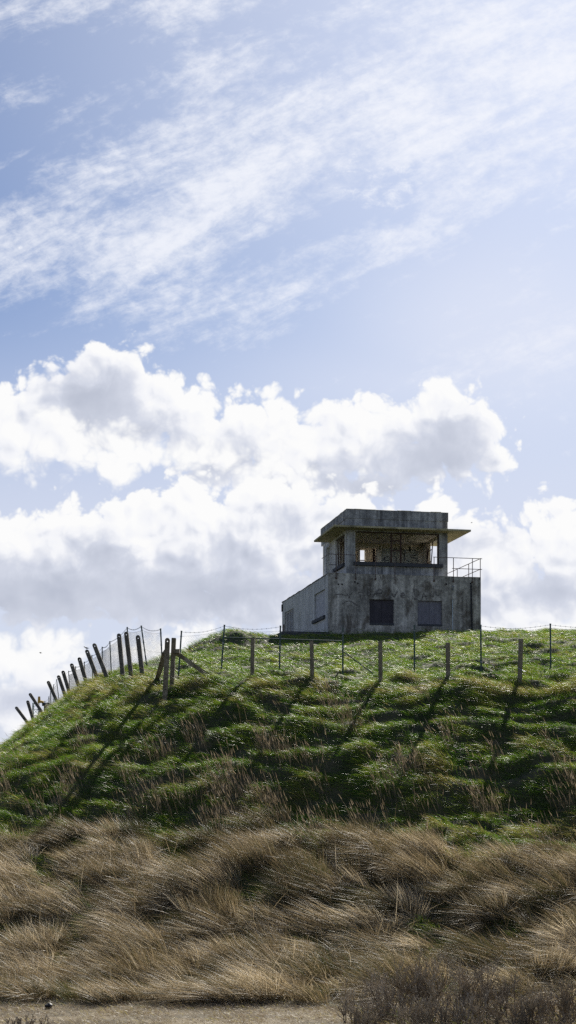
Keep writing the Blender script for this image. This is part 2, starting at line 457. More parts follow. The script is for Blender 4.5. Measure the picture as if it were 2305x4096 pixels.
PZ = land(PX, PY) + 0.006 + 0.02 * (fbm(PX / 0.5, PY / 0.5, 3) + 0.8) * np.sin(np.linspace(0, 1, 13) * np.pi)[:, None]
path = grid_mesh("path", PX, PY, PZ, mat_path(), 'structure')

# ------------------------------------------------------------------ grass
def mat_grass(name, stops, trans=0.45, spec=0.35, rough=0.45, ttint=(1.25, 1.3, 0.8)):
    m = bpy.data.materials.new(name); m.use_nodes = True
    T = NT(m.node_tree); p = T.n['Principled BSDF']; out = T.n['Material Output']
    at_ = T.n.new('ShaderNodeAttribute'); at_.attribute_name = 'tint'
    c = T.ramp(at_.outputs['Fac'], stops)
    T.l.new(c, p.inputs['Base Color']); p.inputs['Roughness'].default_value = rough
    p.inputs['Specular IOR Level'].default_value = spec
    tr = T.n.new('ShaderNodeBsdfTranslucent')
    T.l.new(T.mix(1.0, c, (*ttint, 1), 'MULTIPLY'), tr.inputs['Color'])
    mx = T.n.new('ShaderNodeMixShader'); mx.inputs[0].default_value = trans
    T.l.new(p.outputs[0], mx.inputs[1]); T.l.new(tr.outputs[0], mx.inputs[2]); T.l.new(mx.outputs[0], out.inputs[0])
    return m

def blades(name, root, L, d0, bend, w, nseg, tint, mat, label=None, pw=0.8):
    N = len(root)
    t = np.linspace(0, 1, nseg + 1)
    C = root[:, None, :] + L[:, None, None] * (d0[:, None, :] * t[None, :, None] + bend[:, None, :] * (t ** 2)[None, :, None])
    rv = rng.normal(size=(N, 3)); rv[:, 1] += 0.0
    s = np.cross(d0 + bend, rv); s /= np.linalg.norm(s, axis=1, keepdims=True) + 1e-9
    ww = w[:, None] * np.maximum(0.0, (1 - t[None, :nseg] ** 1.6)) ** pw * 0.5
    A = C[:, :nseg] + s[:, None, :] * ww[:, :, None]; B = C[:, :nseg] - s[:, None, :] * ww[:, :, None]
    nv = 2 * nseg + 1
    V = np.empty((N, nv, 3), np.float32)
    V[:, 0:2 * nseg:2] = A; V[:, 1:2 * nseg:2] = B; V[:, -1] = C[:, -1]
    base = (np.arange(N) * nv)[:, None]
    per = []; starts = [0]; tot = 0
    for k in range(nseg - 1):
        per += [2 * k, 2 * k + 1, 2 * k + 3, 2 * k + 2]
    per += [2 * nseg - 2, 2 * nseg - 1, 2 * nseg]
    ls = [4 * k for k in range(nseg - 1)] + [4 * (nseg - 1)]
    nl = len(per)
    idx = (base + np.array(per)[None, :]).astype(np.int32).ravel()
    st = ((np.arange(N) * nl)[:, None] + np.array(ls)[None, :]).astype(np.int32).ravel()
    me = bpy.data.meshes.new(name)
    me.vertices.add(N * nv); me.vertices.foreach_set('co', V.ravel())
    me.loops.add(len(idx)); me.loops.foreach_set('vertex_index', idx)
    me.polygons.add(len(st)); me.polygons.foreach_set('loop_start', st)
    a = me.attributes.new('tint', 'FLOAT', 'POINT')
    a.data.foreach_set('value', np.repeat(tint.astype(np.float32), nv))
    me.update()
    me.materials.append(mat)
    o = link(bpy.data.objects.new(name, me)); o["kind"] = 'stuff'
    if label: o["label"] = label
    return o

def unit(v): return v / (np.linalg.norm(v, axis=1, keepdims=True) + 1e-9)
def visible(x, y, m=5.0):
    return np.abs(x) < 0.2217 * y + m
def not_built(x, y):
    u, v = bld_uv(x, y)
    return ~((u > -0.02) & (u < 8.65) & (v > -0.02) & (v < 13.2))

def scatter(x0, x1, y0, y1, n):
    x = rng.uniform(x0, x1, n); y = rng.uniform(y0, y1, n)
    k = visible(x, y) & not_built(x, y)
    return x[k], y[k]

M_MARRAM = mat_grass("marram straw", [(0.0, (0.050, 0.062, 0.020)), (0.25, (0.105, 0.081, 0.043)), (0.6, (0.25, 0.194, 0.116)), (0.85, (0.46, 0.375, 0.245)), (1.0, (0.74, 0.65, 0.49))], 0.38, 0.24, 0.48, (1.15, 1.10, 1.0))
M_GREEN = mat_grass("dune grass green", [(0.0, (0.018, 0.042, 0.006)), (0.4, (0.074, 0.150, 0.016)), (0.7, (0.178, 0.225, 0.027)), (0.85, (0.20, 0.175, 0.06)), (1.0, (0.31, 0.25, 0.15))], 0.43, 0.26, 0.45)
M_REED = mat_grass("dry stems", [(0.0, (0.10, 0.078, 0.050)), (0.6, (0.20, 0.155, 0.105)), (1.0, (0.34, 0.28, 0.20))], 0.25, 0.2, 0.5, (1.05, 1.0, 0.9))

def slope_d(x, y):
    d, cx, cy, ins = edge_info(x, y)
    return np.where(ins, -d, d)

# marram tufts on the lower slope
def marram():
    xs = np.arange(-13, 13, 0.44); ys = np.arange(23.9, 33.2, 0.37)
    tx, ty = np.meshgrid(xs, ys); tx = tx.ravel() + rng.uniform(-.30, .30, tx.size); ty = ty.ravel() + rng.uniform(-.28, .28, ty.size)
    d = slope_d(tx, ty)
    lim = 8.7 + 0.06 * np.clip(tx, -4, 7) + 1.2 * fbm(tx / 1.6, ty / 1.6, 3)
    keep = (d > lim) & visible(tx, ty) & (ty > 23.8 + 0.3 * gnoise(tx / 0.7, tx * 0 + 2))
    gap = fbm(tx / 1.3 + 40, ty / 1.1, 2)
    keep &= (gap > -0.20)
    tx, ty, d, gap, lim = tx[keep], ty[keep], d[keep], gap[keep], lim[keep]
    big = np.clip(0.62 + 0.42 * gap + np.abs(rng.normal(0, .30, len(tx))) - 0.08, 0.30, 1.45)
    cnt = (430 * big * np.clip(1.25 - 0.0 * d, .5, 1.5)).astype(int)
    I = np.repeat(np.arange(len(tx)), cnt); N = len(I)
    rad = np.sqrt(rng.random(N)) * (0.15 + 0.20 * big[I]); th = rng.random(N) * 2 * np.pi
    x = tx[I] + rad * np.cos(th); y = ty[I] + rad * np.sin(th)
    z = land(x, y) - 0.02
    L = (0.36 + 0.36 * big[I]) * rng.uniform(0.55, 1.1, N)
    fl = rad / (0.15 + 0.20 * big[I])
    wv = 1.0 + 0.5 * gnoise(x / 1.7 + 9, y / 1.7)                       # gusts
    tl = rng.normal(0, .24, (len(tx), 3))[I]                            # each tuft leans its own way
    d0 = np.stack([np.cos(th) * 0.50 * fl - 0.36 * wv + rng.normal(0, .10, N), np.sin(th) * 0.50 * fl - 0.08 + rng.normal(0, .10, N), 0.90 + rng.normal(0, .08, N)], -1)
    d0 = unit(d0 + tl)
    bend = np.stack([-(0.28 + rng.random(N) * 0.34) * wv, -0.06 + rng.normal(0, .10, N), -(0.12 + 0.38 * rng.random(N))], -1) + 0.7 * tl
    odd = rng.random(N) < 0.10
    d0 = np.where(odd[:, None], unit(d0 + rng.normal(0, .55, (N, 3))), d0); bend = np.where(odd[:, None], rng.normal(0, .35, (N, 3)) - np.array([0, 0, .25]), bend)
    tone = 0.53 + 0.26 * fbm(tx / 1.1, ty / 1.1, 3)[I] + rng.normal(0, 0.19, len(tx))[I] + rng.normal(0, .23, N)
    tone = tone - 0.22 * (1 - sstep(0, 1.2, d[I] - lim[I]))
    tone = tone + (0.40 * np.exp(-(((tx - 1.9) / 0.9) ** 2 + ((ty - 27.6) / 0.6) ** 2)) + 0.25 * np.exp(-(((tx - 5.6) / 0.5) ** 2 + ((ty - 25.4) / 0.5) ** 2)))[I]     # bleached flattened patches
    green = rng.random(N) < 0.12 + 0.25 * sstep(0.1, 0.7, fbm(x / 1.2 + 31, y / 1.0, 2))
    tone = np.where(green, rng.uniform(0.0, 0.3, N), tone)
    w = rng.uniform(0.004, 0.0085, N)
    blades("marram_grass", np.stack([x, y, z], -1), L, d0, bend, w, 5, np.clip(tone, 0, 1), M_MARRAM, "wind-combed straw-coloured marram grass on the lower slope")
    print("marram", N)
marram()

# short litter + green between the tufts, along the foot and on the track
def lower_sward():
    x, y = scatter(-13, 13, 20.8, 33.5, 460000)
    d = slope_d(x, y)
    dens = np.where(y < 24.2, 0.45 + 0.55 * sstep(-0.2, 0.3, fbm(x / 1.5, y / 0.5, 3)), 0.75)
    k = (d > 8.6) & (rng.random(len(x)) < dens)
    x, y, d = x[k], y[k], d[k]; N = len(x)
    z = land(x, y)
    flat = y < 24.2
    L = np.where(flat, rng.uniform(0.04, 0.16, N), rng.uniform(0.10, 0.34, N))
    thick = flat & (x > 1.3 + 0.5 * fbm(y / 0.8, x * 0 + 5, 2))            # rough growth round the shrubs
    L = np.where(thick, rng.uniform(0.12, 0.45, N), L)
    d0 = unit(np.stack([rng.normal(-.15, .45, N), rng.normal(-.1, .45, N), np.ones(N)], -1))
    bend = np.stack([rng.normal(-.35, .25, N), rng.normal(-.1, .2, N), -rng.uniform(.2, .7, N)], -1)
    tone = np.where(thick, np.where(rng.random(N) < 0.75, rng.uniform(0.82, 1.0, N), rng.uniform(0.2, 0.8, N)), np.where(flat, rng.uniform(0.90, 1.0, N), rng.uniform(0.1, 1.0, N)))
    R = np.stack([x, y, z], -1); wd = rng.uniform(.004, .008, N); f = flat & (rng.random(N) < 0.85)
    blades("short_grass", R[~f], L[~f], d0[~f], bend[~f], wd[~f], 3, tone[~f], M_GREEN, "short mixed grass and litter at the foot of the slope")
    blades("dry_grass", R[f], L[f], d0[f], bend[f], wd[f], 3, np.clip(tone[f] * 0.9, 0, 1), M_REED, "short dead grass and litter on the sandy track")
lower_sward()

def green_band(name, x0, x1, y0, y1, n, Lr, wr, nseg, label):
    x, y = scatter(x0, x1, y0, y1, n)
    d = slope_d(x, y)
    lim = 9.3 + 0.06 * np.clip(x, -4, 7) + 1.2 * fbm(x / 1.6, y / 1.6, 3)
    k = (d < lim)
    x, y, d = x[k], y[k], d[k]
    cl = fbm(x / 0.9 + 5, y / 0.7, 3)
    keep = rng.random(len(x)) < np.clip(0.72 + 0.55 * cl, 0.22, 1)
    x, y, d, cl = x[keep], y[keep], d[keep], cl[keep]; N = len(x)
    z = land(x, y) - 0.01
    # dead, taller tussocks under the fence line, on ledges and low on the slope
    dry = fbm(x / 1.6 + 20, y / 1.0 + 3, 3) + 0.65 * np.exp(-((d - 0.5) / 0.6) ** 2) + 0.32 * sstep(6.0, 9.5, d) - 0.24
    dry = dry - 0.5 * (d < -1)
    D = sstep(0.15, 0.6, dry)
    L = rng.uniform(Lr[0], Lr[1], N) * np.clip(1.0 + 0.6 * cl, 0.45, 1.7) * (1 + 0.75 * D)
    u_, v_ = bld_uv(x, y)
    L = L * np.where((u_ > -0.5) & (u_ < 9.2) & (v_ > -0.7) & (v_ < 1), 1.2 + 1.6 * sstep(-0.2, 0.5, fbm(x / 0.6, y / 0.6 + 9, 2)), 1.0)
    L = L * np.where((x > 11.2) & (x < 17.5) & (y > 51.5) & (y < 56.2), 0.45, 1.0)
    gust = 1 + 0.4 * gnoise(x / 2.5, y / 2.5 + 7)
    d0 = unit(np.stack([rng.normal(-.30, .38, N) * gust, rng.normal(-.08, .38, N), np.ones(N)], -1))
    bend = np.stack([-(0.35 + 0.4 * rng.random(N)) * gust, rng.normal(-.12, .22, N), -rng.uniform(.25, .75, N)], -1)
    tone = 0.40 + 0.26 * fbm(x / 1.4, y / 1.2 + 11, 3) + rng.normal(0, .16, N) + 0.14 * np.clip(cl, -1, 1)
    tone = np.where(rng.random(N) < D * 0.7, rng.uniform(0.78, 1.0, N), tone)
    tone = np.where(rng.random(N) < 0.05, 1.0, tone)
    tone += np.where((d < -12), 0.10, 0)
    blades(name, np.stack([x, y, z], -1), L, d0, bend, rng.uniform(wr[0], wr[1], N), nseg, np.clip(tone, 0, 1), M_GREEN, label)
    print(name, N)

green_band("green_grass", -14.5, 14.5, 29.5, 41.5, 510000, (0.12, 0.30), (0.005, 0.010), 3, "lush green grass on the front slope of the hill")
green_band("upper_grass", -17, 19, 41.5, 58, 400000, (0.10, 0.26), (0.008, 0.014), 2, "short green turf behind the fence")
green_band("crest_grass", -22, 23, 58, 84, 260000, (0.12, 0.30), (0.012, 0.020), 2, "grass along the crest around the building")

# tall dry flowering stems low on the green slope
def stems():
    x, y = scatter(-12, 12.5, 30.0, 39.5, 84000)
    d = slope_d(x, y)
    pat = 1.25 * fbm(x / 1.1 + 60, y / 1.3, 3) + 0.55 * np.exp(-((d - 6.6) / 2.2) ** 2) + 0.30 * np.exp(-((x + 0.3) / 2.5) ** 2) - 0.30
    k = (d < 9.6) & (d > 1) & (rng.random(len(x)) < sstep(0.3, 1.05, pat) * 0.42)
    x, y, d = x[k], y[k], d[k]; N = len(x)
    z = land(x, y)
    L = rng.uniform(0.35, 1.0, N)
    d0 = unit(np.stack([rng.normal(-.14, .16, N), rng.normal(0, .14, N), np.ones(N)], -1))
    bend = np.stack([-rng.uniform(.05, .22, N), rng.normal(0, .05, N), -rng.uniform(0, .06, N)], -1)
    R = np.stack([x, y, z], -1)
    tone = rng.uniform(0.1, 1, N)
    blades("dry_stems", R, L, d0, bend, np.full(N, .0055), 3, tone, M_REED, "tall dry flowering grass stems on the slope", pw=0.35)
    # seed heads
    hp = R + L[:, None] * (d0 * 0.82 + bend * 0.67)
    hd = unit(d0 + 1.6 * bend)
    blades("seed_heads", hp, np.full(N, .16), hd, bend * 0.2, np.full(N, .016), 3, np.clip(tone + .2, 0, 1), M_REED, "feathery seed heads of the dry stems", pw=0.9)
    print("stems", N)
stems()
# ------------------------------------------------------------------ derelict concrete observation building
def mat_concrete(name, dark, mid, light, brown=(0.075, 0.058, 0.040), streak=0.5, brown_amt=0.6, sc=1.0, blotch=0.5, seed=0.0):
    m, T, p = new_mat(name)
    tc = T.n.new('ShaderNodeTexCoord').outputs['Object']
    P = T.vec('ADD', tc, (seed, seed * 0.7, seed * 0.31))
    n1 = T.noise(P, 0.75 * sc, 6, 0.62, 0.3)                       # large damp patches
    n2 = T.noise(P, 5.0 * sc, 6, 0.68)                             # mottling
    st = T.noise(T.vec('MULTIPLY', P, (3.2, 3.2, 0.16)), 1.0, 5, 0.6)   # run-off streaks
    st2 = T.noise(T.vec('MULTIPLY', P, (9.0, 9.0, 0.35)), 1.0, 3, 0.6)
    br = T.noise(T.vec('MULTIPLY', P, (1.5, 1.5, 0.7)), 1.0, 5, 0.65, 0.4)
    fine = T.noise(P, 60.0, 3, 0.7)
    f = T.math('MULTIPLY_ADD', n1, 0.62, T.math('MULTIPLY', n2, 0.55))
    f = T.math('MULTIPLY_ADD', T.math('SUBTRACT', st, 0.5), streak * 1.6, f)
    c = T.ramp(T.mapr(f, 0.36, 0.78), [(0.0, dark), (0.5, mid), (1.0, light)])
    c = T.mix(T.math('MULTIPLY', T.mapr(br, 0.50, 0.66, smooth=True), brown_amt), c, (*brown, 1))
    c = T.mix(T.math('MULTIPLY', T.mapr(st2, 0.58, 0.75, smooth=True), 0.45 * streak), c, (*light, 1))
    c = T.mix(T.mapr(fine, 0.25, 0.75, 0.30, 0.0), c, (0.02, 0.02, 0.02, 1))
    T.l.new(c, p.inputs['Base Color']); p.inputs['Roughness'].default_value = 0.92
    p.inputs['Specular IOR Level'].default_value = 0.25
    bump(T, p, T.math('ADD', T.math('MULTIPLY', n2, 0.6), T.math('MULTIPLY', fine, 0.5)), 0.5, 0.03)
    return m

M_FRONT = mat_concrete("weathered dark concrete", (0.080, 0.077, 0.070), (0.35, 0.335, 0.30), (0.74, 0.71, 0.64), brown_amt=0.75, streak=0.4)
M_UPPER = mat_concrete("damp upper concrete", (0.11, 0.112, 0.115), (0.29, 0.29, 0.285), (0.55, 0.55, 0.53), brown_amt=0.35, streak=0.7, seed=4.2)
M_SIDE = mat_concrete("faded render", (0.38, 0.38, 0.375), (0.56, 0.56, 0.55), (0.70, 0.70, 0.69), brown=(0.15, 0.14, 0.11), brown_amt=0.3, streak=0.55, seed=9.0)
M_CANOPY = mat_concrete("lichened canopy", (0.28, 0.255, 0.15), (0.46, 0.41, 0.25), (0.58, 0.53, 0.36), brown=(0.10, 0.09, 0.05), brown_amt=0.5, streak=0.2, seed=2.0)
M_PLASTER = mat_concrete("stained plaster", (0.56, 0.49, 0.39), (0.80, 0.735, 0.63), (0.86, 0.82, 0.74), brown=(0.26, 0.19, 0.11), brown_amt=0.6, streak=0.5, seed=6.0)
M_FLOOR = mat_concrete("bare slab", (0.16, 0.16, 0.15), (0.32, 0.315, 0.30), (0.44, 0.435, 0.42), brown_amt=0.3, streak=0.1, seed=3.0)
M_POST = mat_concrete("lichened post concrete", (0.10, 0.085, 0.060), (0.24, 0.205, 0.145), (0.40, 0.36, 0.28), brown=(0.21, 0.15, 0.06), brown_amt=0.45, streak=0.4, sc=3.0, seed=1.0)
M_POSTD = mat_concrete("dark post concrete", (0.055, 0.050, 0.045), (0.13, 0.115, 0.10), (0.27, 0.25, 0.22), brown=(0.09, 0.07, 0.04), brown_amt=0.4, streak=0.3, sc=3.0, seed=7.0)

def simple_mat(name, col, rough=0.7, metal=0.0, var=0.25, sc=8.0, spec=0.4):
    m, T, p = new_mat(name)
    tc = T.n.new('ShaderNodeTexCoord').outputs['Object']
    n = T.noise(tc, sc, 5, 0.65)
    c = T.mix(T.mapr(n, 0.3, 0.7), tuple(x * (1 - var) for x in col[:3]) + (1,), tuple(min(1, x * (1 + var)) for x in col[:3]) + (1,))
    T.l.new(c, p.inputs['Base Color']); p.inputs['Roughness'].default_value = rough; p.inputs['Metallic'].default_value = metal
    p.inputs['Specular IOR Level'].default_value = spec
    return m

M_RUST = simple_mat("rusty steel", (0.055, 0.030, 0.022), 0.8, 0.2, 0.5, 12)
M_RAIL = simple_mat("weathered rail steel", (0.13, 0.095, 0.085), 0.7, 0.3, 0.4, 10)
M_BOARD1 = mat_concrete("dark purple board", (0.046, 0.042, 0.052), (0.064, 0.058, 0.070), (0.09, 0.082, 0.095), brown=(0.03, 0.022, 0.03), brown_amt=0.3, streak=0.4, seed=12)
M_BOARD2 = mat_concrete("grey purple board", (0.16, 0.155, 0.185), (0.205, 0.20, 0.235), (0.26, 0.255, 0.29), brown=(0.09, 0.08, 0.10), brown_amt=0.3, streak=0.7, seed=15)
M_SILL = simple_mat("sill concrete", (0.060, 0.063, 0.070), 0.9, 0, 0.35, 9)
M_BLACK = simple_mat("tarred pipe", (0.012, 0.012, 0.013), 0.6, 0, 0.3, 6)
M_PALE = simple_mat("pale pipe", (0.50, 0.58, 0.63), 0.5, 0, 0.15, 6)
M_INK = simple_mat("faded dark spray paint", (0.150, 0.140, 0.130), 0.8, 0, 0.6, 14)
M_INKB = simple_mat("black spray paint", (0.085, 0.088, 0.095), 0.7, 0, 0.5, 10)
M_INKG = simple_mat("green spray paint", (0.14, 0.16, 0.085), 0.8, 0, 0.35, 10)
M_FILL = mat_concrete("grey green spray fill", (0.30, 0.32, 0.29), (0.42, 0.45, 0.42), (0.50, 0.54, 0.50), brown=(0.32, 0.27, 0.19), brown_amt=0.4, streak=0.3, seed=21)
M_GREENP = simple_mat("green plastic coated steel", (0.010, 0.045, 0.036), 0.45, 0, 0.25, 12, 0.5)
M_MESHW = simple_mat("dark coated wire", (0.035, 0.05, 0.045), 0.6, 0.0, 0.2, 5)
M_WIRE = simple_mat("galvanised wire", (0.20, 0.21, 0.22), 0.5, 0.6, 0.2, 5)
M_WOODP = simple_mat("old painted wood", (0.36, 0.36, 0.38), 0.8, 0, 0.3, 7)
M_DARKIN = simple_mat("dark opening", (0.012, 0.012, 0.016), 0.9, 0, 0.3, 4)

def mat_brick():
    m, T, p = new_mat("whitewashed brick infill")
    tc = T.n.new('ShaderNodeTexCoord').outputs['Object']
    br = T.n.new('ShaderNodeTexBrick')
    mp = T.comb(*[T.sep(tc)[i] for i in (1, 2)], 0.0)
    T.l.new(mp, br.inputs['Vector']); br.inputs['Scale'].default_value = 4.2
    br.inputs['Color1'].default_value = (0.50, 0.50, 0.52, 1); br.inputs['Color2'].default_value = (0.36, 0.36, 0.39, 1)
    br.inputs['Mortar'].default_value = (0.24, 0.24, 0.26, 1); br.inputs['Mortar Size'].default_value = 0.025
    n = T.noise(tc, 6, 5, 0.65)
    c = T.mix(T.mapr(n, 0.45, 0.7, 0, 0.6), br.outputs['Color'], (0.62, 0.62, 0.64, 1))
    T.l.new(c, p.inputs['Base Color']); p.inputs['Roughness'].default_value = 0.9
    bump(T, p, br.outputs['Fac'], -0.6, 0.02)
    return m
M_BRICK = mat_brick()

def wall_mesh(name, axis, a0, a1, z0, z1, t0, t1, holes, mat, parent, rag=0.0):
    As = sorted({a0, a1, *[h[0] for h in holes], *[h[1] for h in holes]}); Zs = sorted({z0, z1, *[h[2] for h in holes], *[h[3] for h in holes]})
    na, nz = len(As) - 1, len(Zs) - 1
    full = [[not any(h[0] <= (As[i] + As[i + 1]) / 2 <= h[1] and h[2] <= (Zs[k] + Zs[k + 1]) / 2 <= h[3] for h in holes) for k in range(nz)] for i in range(na)]
    V = []; F = []; idx = {}
    def pt(a, t, z):
        key = (a, t, z)
        if key not in idx:
            idx[key] = len(V); V.append((a, t, z) if axis == 'x' else (t, a, z))
        return idx[key]
    fl = (axis == 'y')
    def q(*p): F.append(tuple(p[::-1]) if fl else tuple(p))
    for i in range(na):
        for k in range(nz):
            if not full[i][k]: continue
            A, B, C, D = As[i], As[i + 1], Zs[k], Zs[k + 1]
            q(pt(A, t0, C), pt(B, t0, C), pt(B, t0, D), pt(A, t0, D))
            q(pt(A, t1, C), pt(A, t1, D), pt(B, t1, D), pt(B, t1, C))
            if i == 0 or not full[i - 1][k]: q(pt(A, t0, C), pt(A, t0, D), pt(A, t1, D), pt(A, t1, C))
            if i == na - 1 or not full[i + 1][k]: q(pt(B, t0, C), pt(B, t1, C), pt(B, t1, D), pt(B, t0, D))
            if k == 0 or not full[i][k - 1]: q(pt(A, t0, C), pt(A, t1, C), pt(B, t1, C), pt(B, t0, C))
            if k == nz - 1 or not full[i][k + 1]: q(pt(A, t0, D), pt(B, t0, D), pt(B, t1, D), pt(A, t1, D))
    return mesh_np(name, V, F, mat, parent)

def boxes(name, lst, mat, parent, bevel=0.0):
    b = MB()
    for a, c in lst: b.box(a, c)
    return b.build(name, mat, parent, bevel)

def strokes(name, lines, w, mat, parent, plane):
    """flat painted strokes: polylines in wall coordinates; plane(a, z) -> local point just proud of the wall"""
    V = []; F = []
    for ln in lines:
        pts = []
        for i in range(len(ln) - 1):
            for t in np.linspace(0, 1, 4, endpoint=False):
                pts.append(np.array(ln[i]) * (1 - t) + np.array(ln[i + 1]) * t)
        pts.append(np.array(ln[-1], float)); pts = np.array(pts)
        if len(pts) > 5:
            q = pts.copy()
            for _ in range(2): q[1:-1] = (q[:-2] + 2 * q[1:-1] + q[2:]) / 4
            pts = q
        d = np.gradient(pts, axis=0); d /= np.linalg.norm(d, axis=1, keepdims=True) + 1e-9
        n = np.stack([-d[:, 1], d[:, 0]], -1)
        ww = w * (0.5 + 0.12 * np.sin(np.arange(len(pts)) * 1.7 + len(V)))
        b = len(V)
        for p_, n_, w_ in zip(pts, n, ww):
            V += [plane(*(p_ + n_ * w_)), plane(*(p_ - n_ * w_))]
        for i in range(len(pts) - 1):
            F.append((b + 2 * i, b + 2 * i + 1, b + 2 * i + 3, b + 2 * i + 2))
    # thicken the paint film a little
    m = len(V); off = Vector(plane(0, 0, 0.003)) - Vector(plane(0, 0))
    V2 = [tuple(Vector(v) + off) for v in V]
    F2 = [tuple(i + m for i in f) for f in F]
    return mesh_np(name, V + V2, F + F2, mat, parent)

bld = empty("observation_building", B0, BYAW)
tag(bld, "derelict grey concrete lookout building with flat overhanging roof on the hilltop", "building")

# ---- lower storey
W, DP, H1 = 8.60, 13.15, 3.20
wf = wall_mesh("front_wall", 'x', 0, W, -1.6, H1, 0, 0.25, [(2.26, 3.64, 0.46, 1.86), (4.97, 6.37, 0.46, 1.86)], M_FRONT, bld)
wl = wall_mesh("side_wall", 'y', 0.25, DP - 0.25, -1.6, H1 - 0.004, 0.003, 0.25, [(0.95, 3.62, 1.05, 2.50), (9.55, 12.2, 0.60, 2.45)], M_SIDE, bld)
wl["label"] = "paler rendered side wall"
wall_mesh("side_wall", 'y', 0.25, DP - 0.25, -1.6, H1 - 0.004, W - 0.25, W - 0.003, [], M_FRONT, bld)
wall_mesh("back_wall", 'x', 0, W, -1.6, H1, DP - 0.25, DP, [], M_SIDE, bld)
boxes("roof_slab", [((0.25, 0.25, 2.92), (W - 0.25, DP - 0.25, 3.06))], M_FLOOR, bld)
boxes("ground_floor", [((0.25, 0.25, -0.3), (W - 0.25, DP - 0.25, -0.1))], M_FLOOR, bld)
# broken drip edge along the roof line of the side wall
e = MB(); r_ = random.Random(4); v = 0.25
while v < DP - 0.3:
    l = r_.uniform(0.25, 0.9)
    e.box((-0.03, v, H1 - 0.002), (0.22, min(v + l, DP), H1 + r_.uniform(0.015, 0.05))); v += l + r_.choice((0.0, 0.003, 0.05))
e.build("roof_edge", M_SILL, bld)
e = MB(); u = 0.02
while u < W - 0.05:
    l = r_.uniform(0.3, 0.9)
    e.box((u, -0.015, H1 + 0.001), (min(u + l, W - 0.01), 0.2, H1 + r_.uniform(0.012, 0.035))); u += l + 0.003
e.build("roof_edge", M_FRONT, bld)
# boarded windows
for (a, b, mat, lab) in ((2.26, 3.64, M_BOARD1, "window closed with a dark purple board"), (4.97, 6.37, M_BOARD2, "window closed with a lighter grey purple board")):
    wd = boxes("window_board", [((a + 0.006, 0.13, 0.585), (b - 0.006, 0.17, 1.853))], mat, bld)
    wd["label"] = lab
    j = boxes("board_seam", [((a + 0.70, 0.126, 0.60), (a + 0.708, 0.1295, 1.85))], M_DARKIN, wd)
    boxes("sill", [((a + 0.004, -0.03 if mat is M_BOARD1 else 0.01, 0.463), (b - 0.004, 0.2, 0.58))], M_SILL, wd, 0.008)
# joints, conduit, pipes, holes on the front
boxes("wall_joint", [((1.60, -0.012, -0.4), (1.72, -0.0005, 2.1))], M_FRONT, bld)
boxes("conduit", [((6.955, -0.02, 0.2), (6.985, -0.0005, 1.95))], M_PALE, bld)
b = MB(); b.tube([(8.0, 0.1, 2.86), (8.0, -0.06, 2.86), (8.01, -0.07, 2.76), (8.07, -0.07, 0.2), (8.08, -0.07, -0.6)], 0.05, 10); b.build("drain_pipe", M_BLACK, bld, smooth=True)
b = MB(); b.tube([(6.99, 0.05, 2.70), (6.99, -0.05, 2.68), (7.0, -0.06, 2.45)], 0.03, 8); b.build("outlet_pipe", M_PALE, bld, smooth=True)
for (u, z) in ((0.52, 2.62), (0.73, 2.62), (1.44, 2.77), (1.60, 2.70), (6.6, 2.79)):
    b = MB(); b.tube([(u, -0.012, z), (u, 0.01, z)], 0.05, 10); b.build("vent_hole", M_DARKIN, bld)
# bricked side window and slatted opening
bi = boxes("brick_infill", [((0.09, 0.96, 1.06), (0.2, 3.61, 2.49))], M_BRICK, bld); bi["label"] = "bricked-up window painted white"
boxes("sill", [((-0.11, 0.86, 0.86), (0.12, 3.88, 1.045))], M_SILL, bi, 0.012)
op = boxes("slatted_window", [((0.06, 9.56, 2.36), (0.16, 12.19, 2.44)), ((0.06, 9.56, 0.61), (0.16, 12.19, 0.7)), ((0.06, 9.56, 0.7), (0.16, 9.85, 2.36)), ((0.06, 11.9, 0.7), (0.16, 12.19, 2.36))], M_WOODP, bld)
boxes("glazing_bar", [((0.07, 10.2, 0.7), (0.13, 10.5, 2.36))], M_WOODP, op)
boxes("glazing_bar", [((0.07, 10.85, 0.7), (0.13, 11.15, 2.36))], M_WOODP, op)
boxes("glazing_bar", [((0.07, 11.45, 0.7), (0.13, 11.6, 2.36))], M_WOODP, op)
boxes("dark_interior_sheet", [((0.19, 9.56, 0.61), (0.22, 12.19, 2.44))], M_DARKIN, op)  # dark sheet behind the slats, the unlit interior put into its colour
b = MB(); b.box((-0.02, 12.35, 0.85), (0.0, 12.75, 1.75)); b.build("wall_patch", M_RUST, bld)
b = MB(); b.tube([(-0.05, 12.9, 2.6), (-0.05, 12.9, 3.05)], 0.05, 8); b.build("rain_outlet", M_BLACK, bld)

# ---- upper lookout room
U0, U1, V0, V1, Z0, Z1 = 1.20, 6.95, 0.80, 6.70, 3.06, 5.74
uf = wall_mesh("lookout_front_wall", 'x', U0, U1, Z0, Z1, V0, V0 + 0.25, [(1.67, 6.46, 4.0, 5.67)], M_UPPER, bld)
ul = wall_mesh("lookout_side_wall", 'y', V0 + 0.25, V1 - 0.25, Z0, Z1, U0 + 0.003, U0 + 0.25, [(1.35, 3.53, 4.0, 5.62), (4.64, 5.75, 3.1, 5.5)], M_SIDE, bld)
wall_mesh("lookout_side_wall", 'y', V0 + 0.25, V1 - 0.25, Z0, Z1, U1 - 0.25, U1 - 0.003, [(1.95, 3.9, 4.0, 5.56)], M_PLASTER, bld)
wall_mesh("lookout_back_wall", 'x', U0, U1, Z0, Z1, V1 - 0.25, V1, [(3.40, 3.72, 4.6, 5.62), (4.5, 5.9, 4.2, 5.5)], M_PLASTER, bld)
